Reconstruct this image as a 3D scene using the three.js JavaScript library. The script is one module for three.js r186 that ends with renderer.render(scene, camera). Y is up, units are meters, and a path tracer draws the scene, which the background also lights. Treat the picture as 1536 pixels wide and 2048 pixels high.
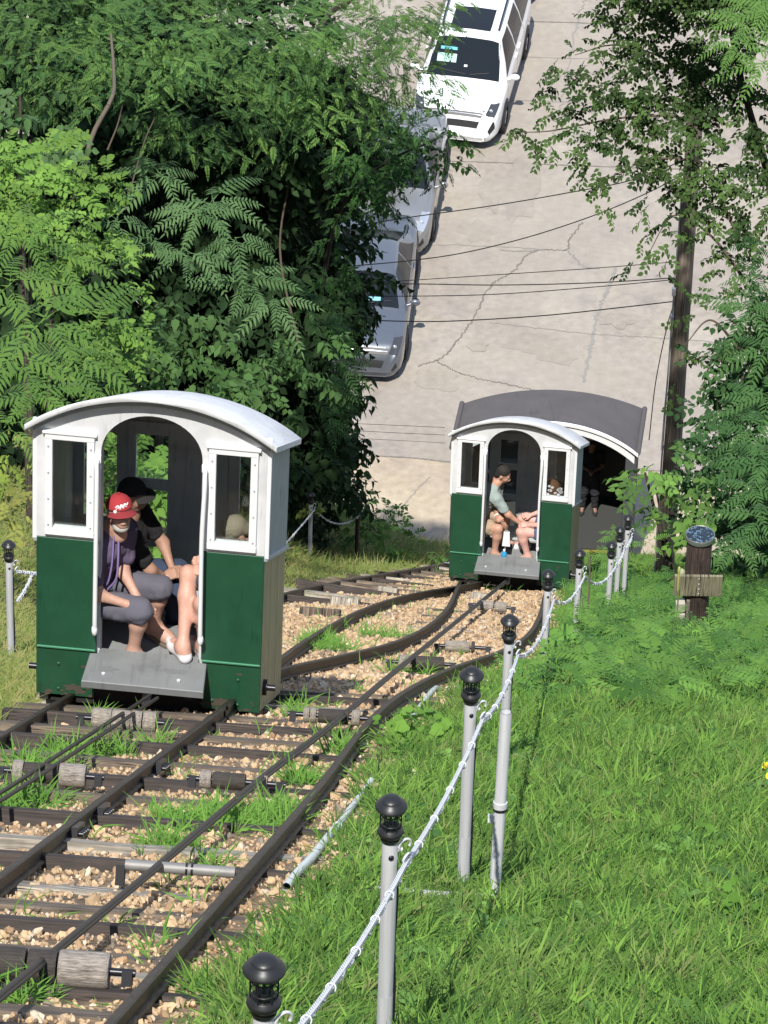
import * as THREE from 'three';
import { mergeGeometries, mergeVertices, toCreasedNormals } from 'three/addons/utils/BufferGeometryUtils.js';
import { RoundedBoxGeometry } from 'three/addons/geometries/RoundedBoxGeometry.js';
import { ImprovedNoise } from 'three/addons/math/ImprovedNoise.js';

// ---------------------------------------------------------------- camera, sky, sun, exposure
const scene = new THREE.Scene();
const R = Math.PI / 180, FPX = 11000, PITCH = 36.5 * R, CAM_Y = 64.2;
const camera = new THREE.PerspectiveCamera(2 * Math.atan(1024 / FPX) / R, 768 / 1024, 0.5, 2000);
camera.position.set(0, CAM_Y, 0);
camera.rotation.order = 'YXZ';
camera.rotation.set(-PITCH, 0, 1.7 * R);
camera.updateMatrixWorld(true);
const renderer = new THREE.WebGLRenderer({ antialias: true });
renderer.toneMapping = THREE.LinearToneMapping;
renderer.toneMappingExposure = 1.42;
renderer.shadowMap.enabled = true;
const SUN_EL = 58 * R, SUN_AZ = 11 * R;              // sun behind the viewer, a little to the left
const sunDir = new THREE.Vector3(-Math.sin(SUN_AZ) * Math.cos(SUN_EL), Math.sin(SUN_EL), Math.cos(SUN_AZ) * Math.cos(SUN_EL));
const sun = new THREE.DirectionalLight(new THREE.Color(1.0, 0.955, 0.88), 4.5);
sun.position.copy(sunDir).multiplyScalar(150).add(new THREE.Vector3(0, 20, -50));
sun.target.position.set(0, 20, -50);
sun.castShadow = true;
Object.assign(sun.shadow.camera, { left: -60, right: 60, top: 80, bottom: -80, near: 1, far: 400 });
sun.shadow.mapSize.set(4096, 4096);
scene.add(sun, sun.target);
{
  const W = 256, H = 128, a = new Float32Array(W * H * 4);
  for (let j = 0; j < H; j++) for (let i = 0; i < W; i++) {
    const el = ((j + 0.5) / H - 0.5) * Math.PI, s = Math.max(0, Math.sin(el));
    const k = Math.pow(1 - s, 2.2), o = (j * W + i) * 4;
    const up = el > 0 ? 1 : Math.max(0, 1 + el * 4);
    a[o] = 1.65 * (0.15 + 0.24 * k) * (0.35 + 0.65 * up); a[o + 1] = 1.65 * (0.21 + 0.22 * k) * (0.35 + 0.65 * up); a[o + 2] = 1.65 * (0.34 + 0.16 * k) * (0.35 + 0.65 * up); a[o + 3] = 1;
  }
  const t = new THREE.DataTexture(a, W, H, THREE.RGBAFormat, THREE.FloatType);
  t.mapping = THREE.EquirectangularReflectionMapping; t.magFilter = t.minFilter = THREE.LinearFilter; t.needsUpdate = true;
  scene.background = t; scene.environment = t;
}

// ---------------------------------------------------------------- helpers
function rng(seed) { let s = seed >>> 0; return () => { s = (s + 0x6D2B79F5) | 0; let t = Math.imul(s ^ (s >>> 15), 1 | s); t = (t + Math.imul(t ^ (t >>> 7), 61 | t)) ^ t; return ((t ^ (t >>> 14)) >>> 0) / 4294967296; }; }
const V = (x, y, z) => new THREE.Vector3(x, y, z);
const perlin = new ImprovedNoise();
const noise = (x, y, z = 0) => perlin.noise(x, y, z + 7.3);
const fbm = (x, y, z = 0, o = 4) => { let s = 0, a = 0.5, f = 1; for (let i = 0; i < o; i++) { s += a * noise(x * f, y * f, z + i * 13.7); a *= 0.5; f *= 2.03; } return s; };
const clamp = (x, a, b) => Math.min(b, Math.max(a, x)), lerp = (a, b, t) => a + (b - a) * t;
const smooth = (a, b, x) => { const t = clamp((x - a) / (b - a), 0, 1); return t * t * (3 - 2 * t); };
const C = (r, g, b) => new THREE.Color().setRGB(r, g, b);

const used = {};
const numbered = n => { used[n] = (used[n] || 0) + 1; return used[n] === 1 ? n : n + '_' + String(used[n] - 1).padStart(3, '0'); };
function tag(o, label, category, group, kind) { if (label) o.userData.label = label; if (category) o.userData.category = category; if (group) o.userData.group = group; if (kind) o.userData.kind = kind; return o; }
function thing(name, label, category, pos = [0, 0, 0], turn = 0, group) {
  const o = new THREE.Group(); o.name = numbered(name); o.position.set(...(pos.isVector3 ? pos.toArray() : pos)); o.rotation.y = turn; scene.add(o);
  return tag(o, label, category, group);
}
function shadowed(m) { m.castShadow = m.receiveShadow = true; return m; }
function tidy(g) {
  for (const k of Object.keys(g.attributes)) if (!['position', 'normal', 'uv', 'color'].includes(k)) g.deleteAttribute(k);
  if (!g.attributes.uv) g.setAttribute('uv', new THREE.BufferAttribute(new Float32Array(g.attributes.position.count * 2), 2));
  if (!g.index) g.setIndex([...Array(g.attributes.position.count).keys()]);
  return g;
}
function join(list) { list = [list].flat(Infinity).map(tidy); const col = list.some(g => g.attributes.color); if (col) for (const g of list) if (!g.attributes.color) g.setAttribute('color', new THREE.BufferAttribute(new Float32Array(g.attributes.position.count * 3).fill(1), 3)); return list.length === 1 ? list[0] : mergeGeometries(list); }
// uv in metres from the dominant axis of the normal (boards: long axis along v)
function metreUV(g, ox = 0, oy = 0) {
  const p = g.attributes.position, n = g.attributes.normal, u = new Float32Array(p.count * 2);
  for (let i = 0; i < p.count; i++) {
    const ax = Math.abs(n.getX(i)), ay = Math.abs(n.getY(i)), az = Math.abs(n.getZ(i));
    const x = p.getX(i), y = p.getY(i), z = p.getZ(i);
    if (ax >= ay && ax >= az) { u[2 * i] = z + ox; u[2 * i + 1] = y + oy; } else if (ay >= az) { u[2 * i] = x + ox; u[2 * i + 1] = z + oy; } else { u[2 * i] = x + ox; u[2 * i + 1] = y + oy; }
  }
  g.setAttribute('uv', new THREE.BufferAttribute(u, 2)); return g;
}
function mesh(name, geos, mat, parent) {
  let g = join(geos); if (mat.userData.metre) metreUV(g);
  const m = shadowed(new THREE.Mesh(g, mat)); m.name = parent ? name : numbered(name); (parent || scene).add(m); return m;
}
const small = m => { m.userData.kind = 'stuff'; return m; };
const M4 = new THREE.Matrix4();
function place(g, x = 0, y = 0, z = 0, rx = 0, ry = 0, rz = 0) { g.applyMatrix4(M4.compose(V(x, y, z), new THREE.Quaternion().setFromEuler(new THREE.Euler(rx, ry, rz)), V(1, 1, 1))); return g; }
const box = (w, h, d, x, y, z, rx, ry, rz) => place(new THREE.BoxGeometry(w, h, d), x, y, z, rx, ry, rz);
const rbox = (w, h, d, r, x, y, z, rx, ry, rz) => place(new RoundedBoxGeometry(w, h, d, 1, Math.min(r, w / 2.1, h / 2.1, d / 2.1)), x, y, z, rx, ry, rz);
const cyl = (r1, r2, h, n, x, y, z, rx, ry, rz) => place(new THREE.CylinderGeometry(r1, r2, h, n), x, y, z, rx, ry, rz);
const sph = (r, x, y, z, sx = 1, sy = 1, sz = 1, n = 12) => { const g = new THREE.SphereGeometry(r, n, Math.max(6, n * 0.7 | 0)); g.scale(sx, sy, sz); return place(g, x, y, z); };
const lathe = (pts, n = 20) => new THREE.LatheGeometry(pts.map(p => new THREE.Vector2(...p)), n);
const tube = (pts, r, n = 6, seg, closed = false) => new THREE.TubeGeometry(new THREE.CatmullRomCurve3(pts, closed, 'centripetal'), seg || pts.length * 4, r, n, closed);
function stick(a, b, r1, r2 = r1, n = 8) { const d = b.clone().sub(a), g = new THREE.CylinderGeometry(r2, r1, d.length(), n); g.applyQuaternion(new THREE.Quaternion().setFromUnitVectors(V(0, 1, 0), d.clone().normalize())); g.translate((a.x + b.x) / 2, (a.y + b.y) / 2, (a.z + b.z) / 2); return g; }
function extrude(shape, depth, z, opt = {}) { const g = new THREE.ExtrudeGeometry(shape, { depth, bevelEnabled: false, curveSegments: 20, ...opt }); g.translate(0, 0, z); return g; }
const poly = pts => { const s = new THREE.Shape(); s.moveTo(...pts[0]); for (const p of pts.slice(1)) s.lineTo(...p); s.closePath(); return s; };
function shear(g, t) { g.applyMatrix4(new THREE.Matrix4().set(1, 0, 0, 0, 0, 1, t, 0, 0, 0, 1, 0, 0, 0, 0, 1)); return g; }

// ---------------------------------------------------------------- procedural textures
function tex(n, fn, srgb = true, rep = 1) {
  const a = new Uint8Array(n * n * 4);
  for (let j = 0; j < n; j++) for (let i = 0; i < n; i++) { const c = fn(i / n, j / n), o = (j * n + i) * 4; for (let k = 0; k < 3; k++) a[o + k] = clamp((c.length ? c[k] : c) * 255, 0, 255); a[o + 3] = 255; }
  const t = new THREE.DataTexture(a, n, n); t.wrapS = t.wrapT = THREE.RepeatWrapping; t.magFilter = THREE.LinearFilter; t.minFilter = THREE.LinearMipmapLinearFilter; t.generateMipmaps = true;
  if (srgb) t.colorSpace = THREE.SRGBColorSpace; t.repeat.set(rep, rep); t.needsUpdate = true; return t;
}
// tileable fbm on the unit square, through a torus blend
function tnoise(u, v, f, seed, oct = 4, sx = 1, sy = 1) {
  const a = (x, y) => fbm(x * f * sx, y * f * sy, seed, oct), s = smooth(0.0, 1, u), t = smooth(0, 1, v);
  return lerp(lerp(a(u, v), a(u - 1, v), s), lerp(a(u, v - 1), a(u - 1, v - 1), s), t) * 1.5;
}
const again = (t, x, y = x) => { const c = t.clone(); c.repeat.set(x, y); c.needsUpdate = true; return c; };
const T = {
  fine: tex(256, (u, v) => 0.5 + 0.9 * tnoise(u, v, 12, 3, 5), false),
  blotch: tex(256, (u, v) => 0.5 + 0.9 * tnoise(u, v, 4, 9, 6), false),
  paint: tex(512, (u, v) => { const d = tnoise(u, v, 5, 21, 5), s = tnoise(u, v, 10, 5, 4, 3, 0.4), g = tnoise(u, v, 2, 41, 4), k = 0.93 + 0.09 * d - 0.22 * Math.max(0, s - 0.12) - 0.12 * Math.max(0, g - 0.1); return [k, k, k]; }),
  grain: tex(512, (u, v) => { const d = tnoise(u, v, 3, 31, 5, 12, 0.7), e = tnoise(u, v, 5, 8, 4), f = tnoise(u, v, 6, 77, 3, 14, 0.5); const k = 0.74 + 0.42 * d + 0.2 * e - (f > 0.2 ? (f - 0.2) * 1.6 : 0); return [k, k * 0.985, k * 0.96]; }),
  concrete: tex(1024, (u, v) => { const a = tnoise(u, v, 3, 12, 6), b = tnoise(u, v, 40, 2, 3), c = tnoise(u, v, 7, 55, 5); let k = 0.89 + 0.085 * a + 0.09 * b - 0.16 * Math.max(0, c - 0.18); return [k, k * (0.985 + 0.01 * a), k * (0.96 + 0.03 * c)]; }),
  soil: tex(512, (u, v) => { const a = tnoise(u, v, 5, 12, 5), b = tnoise(u, v, 30, 2, 3); const k = 0.7 + 0.3 * a + 0.35 * b; return [k, k * 0.97, k * 0.92]; }),
  skin: tex(256, (u, v) => { const a = tnoise(u, v, 6, 3, 4), b = tnoise(u, v, 18, 7, 3); const k = 0.93 + 0.1 * a; return [k, k * (0.98 - 0.05 * b), k * (0.97 - 0.07 * b)]; }),
  stone: tex(128, (u, v) => { const k = 0.85 + 0.35 * tnoise(u, v, 5, 4, 4); return [k, k, k]; }),
};
function std(color, rough = 0.8, opt = {}) {
  const { metre, ...o } = opt, m = new THREE.MeshStandardMaterial({ color, roughness: rough, ...o }); if (metre) m.userData.metre = true; return m;
}
const phys = (color, rough, opt = {}) => new THREE.MeshPhysicalMaterial({ color, roughness: rough, ...opt });
const MAT = {
  white: std(C(0.87, 0.885, 0.90), 0.5, { map: T.paint, metre: true, bumpMap: T.fine, bumpScale: 0.0008 }),
  whiteTrim: std(C(0.86, 0.87, 0.88), 0.45),
  corr: std(C(0.42, 0.46, 0.475), 0.5, { map: T.paint, metre: true }),
  green: std(C(0.018, 0.094, 0.048), 0.42, { map: again(T.paint, 1.3), metre: true, bumpMap: T.fine, bumpScale: 0.0006 }),
  greenLine: std(C(0.05, 0.22, 0.12), 0.4),
  greySteel: std(C(0.21, 0.22, 0.22), 0.6, { map: again(T.paint, 0.8), metre: true, bumpMap: T.fine, bumpScale: 0.002 }),
  interior: std(C(0.72, 0.76, 0.77), 0.7, { map: T.paint, metre: true }),
  interiorPale: std(C(0.75, 0.77, 0.76), 0.75, { map: T.paint, metre: true }),
  floor: std(C(0.24, 0.25, 0.255), 0.8, { map: again(T.paint, 1), metre: true }),
  tan: std(C(0.40, 0.345, 0.19), 0.6, { map: again(T.paint, 0.8), metre: true }),
  under: std(C(0.02, 0.02, 0.02), 0.9),
  rail: std(C(0.080, 0.068, 0.052), 0.55, { metalness: 0.35, map: again(T.soil, 1.2), metre: true, bumpMap: again(T.blotch, 3), bumpScale: 0.004 }),
  beam: std(C(0.075, 0.056, 0.048), 0.75, { map: again(T.grain, 1.6), metre: true, bumpMap: again(T.grain, 1.6), bumpScale: 0.004 }),
  oldWood: std(C(0.60, 0.55, 0.47), 0.9, { map: again(T.grain, 1.3), metre: true, bumpMap: again(T.grain, 1.3), bumpScale: 0.008 }),
  greyWood: std(C(0.25, 0.20, 0.155), 0.9, { map: again(T.grain, 1.1), metre: true, bumpMap: again(T.grain, 1.1), bumpScale: 0.008 }),
  cable: std(C(0.025, 0.024, 0.022), 0.5, { metalness: 0.5 }),
  galv: std(C(0.66, 0.67, 0.69), 0.5, { metalness: 0.05, map: again(T.paint, 2.5, 1.2), bumpMap: T.blotch, bumpScale: 0.001, bumpMap: T.fine, bumpScale: 0.001 }),
  pipe: std(C(0.48, 0.50, 0.50), 0.5, { metalness: 0.2 }),
  chain: std(C(0.64, 0.66, 0.67), 0.4, { metalness: 0.2 }),
  pvc: std(C(0.64, 0.68, 0.65), 0.55, { bumpMap: T.blotch, bumpScale: 0.003 }),
  black: std(C(0.022, 0.023, 0.024), 0.38, { metalness: 0.25 }),
  blackBolt: std(C(0.03, 0.03, 0.035), 0.35, { metalness: 0.6 }),
  glass: phys(C(0.9, 0.93, 0.92), 0.05, { transmission: 1, thickness: 0, ior: 1.45 }),
  lampGlass: phys(C(0.75, 0.8, 0.78), 0.18, { transmission: 1, thickness: 0, ior: 1.45 }),
};

// ---------------------------------------------------------------- where things stand
// at(px, py, s): the point seen at photo pixel (px, py) where one metre spans s pixels
function at(px, py, s) { return V((px - 768) / s, -(py - 1024) / s, -FPX / s).applyMatrix4(camera.matrixWorld); }
const PROFILE = [[2600, 6010], [1400, 4200], [1000, 3235], [700, 2465], [500, 1953], [400, 1697], [340, 1540], [300, 1440], [250, 1342], [200, 1250], [160, 1175], [130, 1134], [112, 1111], [103, 1099]].map(([s, y]) => { const p = at(768, y, s); return [p.z, p.y]; }).reverse();
const STREET_Y = 0;
function slopeY(z) {                                  // height of the incline at z, flat street beyond its foot
  const P = PROFILE; let i = 0;
  if (z <= P[0][0]) return Math.max(P[0][1] + (z - P[0][0]) * 0.7, STREET_Y - 0.6);
  while (i < P.length - 2 && z > P[i + 1][0]) i++;
  const h = P[i + 1][0] - P[i][0], t = (z - P[i][0]) / h, sl = k => { const a = P[Math.max(0, k - 1)], b = P[Math.min(P.length - 1, k + 1)]; return (b[1] - a[1]) / (b[0] - a[0]); };
  const m0 = sl(i) * h, m1 = sl(i + 1) * h, t2 = t * t, t3 = t2 * t;
  return (2 * t3 - 3 * t2 + 1) * P[i][1] + (t3 - 2 * t2 + t) * m0 + (-2 * t3 + 3 * t2) * P[i + 1][1] + (t3 - t2) * m1;
}
function hit(px, py, fn) {                            // first point on a height field along the line of sight
  const o = camera.position, d = at(px, py, FPX).sub(o); let a = 3, p = V();
  const f = t => { p.copy(d).multiplyScalar(t).add(o); return p.y - fn(p.x, p.z); };
  for (let t = a; t < 400; t += 0.4) if (f(t) < 0) { let lo = t - 0.4, hi = t; for (let k = 0; k < 30; k++) { const m = (lo + hi) / 2; f(m) < 0 ? hi = m : lo = m; } f(hi); return p.clone(); }
  return at(px, py, FPX / 400);
}
const onTrack = (px, py, h = 0) => hit(px, py, (x, z) => slopeY(z) + h);
const onStreet = (px, py) => hit(px, py, () => STREET_Y);
const curve = (list, h = 0.1) => { const pts = list.map(([x, y]) => { const p = onTrack(x, y, h); p.y = slopeY(p.z); return p; }); const c = new THREE.CatmullRomCurve3(pts, false, 'centripetal'); return c; };
const RAILS = {
  L: curve([[-700, 1902], [-350, 1692], [0, 1482], [125, 1407], [330, 1296], [450, 1238], [570, 1192], [700, 1164], [800, 1147], [890, 1131], [950, 1122]]),
  Ml: curve([[-900, 2455], [-450, 2110], [0, 1765], [220, 1596], [442, 1426], [520, 1360], [572, 1315], [640, 1269], [720, 1227], [790, 1202], [850, 1188], [905, 1179], [965, 1168]]),
  Mr: curve([[448, 1424], [510, 1372], [570, 1344], [680, 1319], [780, 1294], [845, 1265], [887, 1231], [905, 1203], [913, 1183], [925, 1160], [945, 1138]]),
  Rr: curve([[-520, 2905], [-150, 2482], [233, 2048], [440, 1812], [640, 1580], [734, 1456], [800, 1397], [900, 1345], [1000, 1310], [1050, 1281], [1078, 1240], [1088, 1202], [1096, 1170], [1108, 1140]]),
};
// x of a rail at a given z
function railX(c, z) { let p = c.s || (c.s = c.getSpacedPoints(300)); if (z >= p[0].z) return p[0].x + (p[1].x - p[0].x) / (p[1].z - p[0].z) * (z - p[0].z); for (let i = 1; i < p.length; i++) if (z > p[i].z) { const t = (z - p[i].z) / (p[i - 1].z - p[i].z); return lerp(p[i].x, p[i - 1].x, t); } const n = p.length - 1; return p[n].x + (p[n].x - p[n - 12].x) / (p[n].z - p[n - 12].z) * (z - p[n].z); }
const FOOT_Z = PROFILE[0][0];
// the hillside: bank rising left of the track, gentle lumps on the lawn
function groundY(x, z) {
  const dl = railX(RAILS.L, z) - 0.75 - x, dr = x - railX(RAILS.Rr, z) - 0.55;
  let y = slopeY(z);
  const foot = smooth(FOOT_Z - 0.5, FOOT_Z + 9, z);
  if (dl > 0) y += foot * (0.42 * dl * smooth(0, 2.0, dl) + 0.10 * fbm(x * 0.7, z * 0.7, 2));
  if (dr > 0) y += foot * (-0.10 * smooth(0, 0.6, dr) + (0.06 * fbm(x * 0.9, z * 0.5, 4) + 0.03 * fbm(x * 3, z * 2, 6)) * smooth(0, 0.8, dr) + 0.05 * Math.max(0, dr - 5));
  return y;
}
const onGround = (px, py) => hit(px, py, groundY);
const YAW = z => { const c = RAILS.Ml, a = railX(c, z + 0.5), b = railX(c, z - 0.5); return -Math.atan2(b - a, 1); };

// ---------------------------------------------------------------- the hillside, street and track
{
  // one sheet for the hillside
  const xs = [], zs = [];
  for (let x = -40; x < -9; x += 1.2) xs.push(x); for (let x = -9; x < 9; x += 0.14) xs.push(x); for (let x = 9; x <= 45; x += 1.2) xs.push(x);
  for (let z = 14; z > -45; z -= 0.2) zs.push(z); for (let z = -45; z > FOOT_Z - 1.2; z -= 0.4) zs.push(z); zs.push(FOOT_Z - 1.6);
  const pos = [], col = [], uv = [], idx = [], nx = xs.length;
  for (const z of zs) {
    const l = railX(RAILS.L, z) - 0.5, r = railX(RAILS.Rr, z) + 0.35;
    for (const x of xs) {
      pos.push(x, groundY(x, z), z); uv.push(x * 0.7, z * 0.7);
      const e = 0.35 * fbm(x * 1.3, z * 0.9, 1), b = smooth(l - 0.35, l + 0.25, x + e) * (1 - smooth(r - 0.2, r + 0.35, x + e));   // ballast between the outer rails
      const d = clamp(0.5 + 1.2 * fbm(x * 0.8, z * 0.6, 9), 0, 1);
      col.push(lerp(lerp(0.050, 0.15, d), 0.50, b), lerp(lerp(0.052, 0.115, d), 0.36, b), lerp(lerp(0.022, 0.066, d), 0.225, b));
    }
  }
  for (let j = 0; j < zs.length - 1; j++) for (let i = 0; i < nx - 1; i++) { const a = j * nx + i; idx.push(a, a + 1, a + nx, a + 1, a + nx + 1, a + nx); }
  const g = new THREE.BufferGeometry();
  g.setAttribute('position', new THREE.Float32BufferAttribute(pos, 3)); g.setAttribute('color', new THREE.Float32BufferAttribute(col, 3)); g.setAttribute('uv', new THREE.Float32BufferAttribute(uv, 2)); g.setIndex(idx); g.computeVertexNormals();
  tag(mesh('hillside', g, std(C(1, 1, 1), 0.95, { vertexColors: true, map: T.soil, bumpMap: T.soil, bumpScale: 0.03 })), null, null, null, 'structure');

  // the street below, one sheet to the horizon, with its paler apron, joints and cracks
  const st = new THREE.PlaneGeometry(700, 800, 1, 1); st.rotateX(-Math.PI / 2); st.translate(0, STREET_Y, -350);
  metreUV(st);
  const conc = again(T.concrete, 0.16), street = tag(mesh('street', st, std(C(0.405, 0.37, 0.33), 0.85, { map: conc, bumpMap: again(T.fine, 1.7), bumpScale: 0.004 })), null, null, null, 'structure');
  const sheet = (name, pix, h, mat, parent) => {
    const p = pix.map(q => onStreet(...q)), s = poly(p.map(v => [v.x, -v.z])), g = new THREE.ShapeGeometry(s); g.rotateX(-Math.PI / 2); g.translate(0, h, 0);
    return mesh(name, metreUV(g), mat, parent);
  };
  const apronMat = std(C(0.51, 0.435, 0.34), 0.85, { map: conc, bumpMap: again(T.fine, 1.7), bumpScale: 0.004 });
  const edge = [[560, 921], [680, 914], [760, 913], [840, 918], [890, 924], [1000, 929], [1150, 935], [1300, 942], [1700, 958]];
  tag(sheet('concrete_apron', [...edge, [1700, 1200], [560, 1200]], 0.004, apronMat), null, null, null, 'structure');
  const crackMat = std(C(0.16, 0.145, 0.125), 0.95), sealMat = std(C(0.24, 0.225, 0.205), 0.9), stainMat = std(C(0.39, 0.36, 0.33), 0.85, { map: conc });
  const rc = rng(5);
  function strip(name, pix, w, mat, h = 0.008, wob = 0.02, parent = street) {
    const c = new THREE.CatmullRomCurve3(pix.map(q => onStreet(...q)), false, 'centripetal'), n = Math.max(10, pix.length * 14), P = c.getPoints(n), pos = [], idx = [];
    for (let i = 0; i <= n; i++) {
      const a = P[Math.max(0, i - 1)], b = P[Math.min(n, i + 1)], t = V(b.x - a.x, 0, b.z - a.z).normalize(), ww = w * (0.5 + rc()), ox = (rc() - 0.5) * wob * 2;
      pos.push(P[i].x - t.z * (ww / 2 + ox), h, P[i].z + t.x * (ww / 2 + ox), P[i].x + t.z * (ww / 2 - ox), h, P[i].z - t.x * (ww / 2 - ox));
      if (i < n) { const k = 2 * i; idx.push(k, k + 2, k + 1, k + 1, k + 2, k + 3); }
    }
    const g = new THREE.BufferGeometry(); g.setAttribute('position', new THREE.Float32BufferAttribute(pos, 3)); g.setIndex(idx); g.computeVertexNormals();
    return mesh(name, g, mat, parent);
  }
  strip('joint', edge, 0.035, crackMat, 0.010, 0.01);
  strip('joint', [[560, 328], [900, 323], [1050, 328], [1250, 335], [1700, 350]], 0.03, crackMat, 0.008, 0.01);
  strip('joint', [[700, 40], [1020, 43], [1130, 45], [1300, 52], [1700, 66]], 0.03, crackMat, 0.008, 0.01);
  strip('joint', [[700, 105], [1035, 114], [1250, 120], [1700, 130]], 0.022, sealMat, 0.008, 0.01);
  strip('joint', [[700, 195], [1030, 201], [1300, 210], [1700, 220]], 0.025, sealMat, 0.008, 0.01);
  strip('joint', [[820, 492], [900, 490], [1000, 494], [1100, 500]], 0.02, sealMat, 0.008, 0.02);
  strip('joint', [[980, 645], [1060, 655], [1180, 668], [1320, 676], [1500, 690]], 0.022, sealMat, 0.008, 0.02);
  strip('crack', [[1165, 445], [1140, 478], [1133, 500], [1085, 500], [1055, 510], [1030, 540], [1000, 558], [982, 572], [945, 640], [925, 668], [893, 708], [872, 722], [835, 732]], 0.032, crackMat, 0.008, 0.028);
  strip('crack', [[1133, 500], [1150, 516], [1165, 532], [1200, 538]], 0.03, sealMat, 0.008, 0.04);
  strip('crack', [[872, 722], [910, 742], [960, 758], [1030, 772], [1080, 784]], 0.028, crackMat, 0.008, 0.028);
  strip('crack', [[1232, 535], [1215, 580], [1205, 600], [1192, 640], [1180, 700], [1168, 765]], 0.06, sealMat, 0.008, 0.03);
  strip('crack', [[1170, 0], [1150, 60], [1130, 170], [1110, 260], [1092, 330]], 0.03, sealMat, 0.008, 0.05);
  strip('crack', [[860, 955], [830, 985], [800, 1020], [780, 1050]], 0.02, sealMat, 0.012, 0.02);
  strip('joint', [[1000, 500], [1040, 503], [1090, 499]], 0.03, sealMat, 0.012, 0.02);
  let stainH = 0.003; // oil and tyre stains
  const blot = (px, py, rx, rz, h) => { const p = onStreet(px, py), pts = []; for (let k = 0; k < 26; k++) { const a = k / 26 * Math.PI * 2, q = 0.75 + 0.5 * noise(Math.cos(a) * 1.6 + px, Math.sin(a) * 1.6 + py); pts.push([p.x + Math.cos(a) * rx * q, -(p.z) + Math.sin(a) * rz * q]); } const g = new THREE.ShapeGeometry(poly(pts)); g.rotateX(-Math.PI / 2); g.translate(0, h, 0); return metreUV(g); };
  for (const [x, y, a, b] of [[958, 462, 0.5, 0.5], [1060, 690, 0.7, 0.5], [1120, 705, 0.6, 0.6], [880, 760, 0.6, 0.5], [1040, 380, 0.5, 1.4], [990, 375, 0.4, 1.2], [1230, 640, 0.5, 0.4], [960, 690, 0.3, 0.3]]) mesh('stain', blot(x, y, a, b, (stainH += 0.0012)), std(C(0.375, 0.342, 0.303), 0.85, { map: conc }), street);
}

// ---------------------------------------------------------------- the railway track: rails and ties
const track = thing('railway_track', 'narrow gauge cable railway track of dark rails on ties down the slope', 'railway track');
{
  const prof = [[-0.05, 0], [0.05, 0], [0.045, 0.014], [0.012, 0.022], [0.012, 0.085], [0.034, 0.094], [0.034, 0.122], [0.022, 0.13], [-0.022, 0.13], [-0.034, 0.122], [-0.034, 0.094], [-0.012, 0.085], [-0.012, 0.022], [-0.045, 0.014]];
  const sweep = (c, n) => {
    const P = c.getSpacedPoints(n), pos = [], idx = [], m = prof.length, uv = [];
    for (let i = 0; i <= n; i++) {
      const a = P[Math.max(0, i - 1)], b = P[Math.min(n, i + 1)], t = b.clone().sub(a).normalize(), r = V(-t.z, 0, t.x).normalize(), u = r.clone().cross(t).normalize();
      for (let k = 0; k <= m; k++) { const [x, y] = prof[k % m], q = P[i].clone().addScaledVector(r, x * 0.62).addScaledVector(u, y * 0.64 + 0.035); pos.push(q.x, q.y, q.z); uv.push(k * 0.06, i * 0.2); }
    }
    for (let i = 0; i < n; i++) for (let k = 0; k < m; k++) { const a = i * (m + 1) + k; idx.push(a, a + m + 1, a + 1, a + 1, a + m + 1, a + m + 2); }
    const g = new THREE.BufferGeometry(); g.setAttribute('position', new THREE.Float32BufferAttribute(pos, 3)); g.setAttribute('uv', new THREE.Float32BufferAttribute(uv, 2)); g.setIndex(idx); g.computeVertexNormals(); return toCreasedNormals(g, 0.6);
  };
  const rm = MAT.rail.clone(); rm.userData = {};
  mesh('rail', sweep(RAILS.L, 220), rm, track); mesh('rail', sweep(RAILS.Ml, 240), rm, track); mesh('rail', sweep(RAILS.Mr, 120), rm, track); mesh('rail', sweep(RAILS.Rr, 260), rm, track);
}
const TIES = [];
const SLOPE = z => Math.atan((slopeY(z + 0.4) - slopeY(z - 0.4)) / 0.8);
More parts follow.
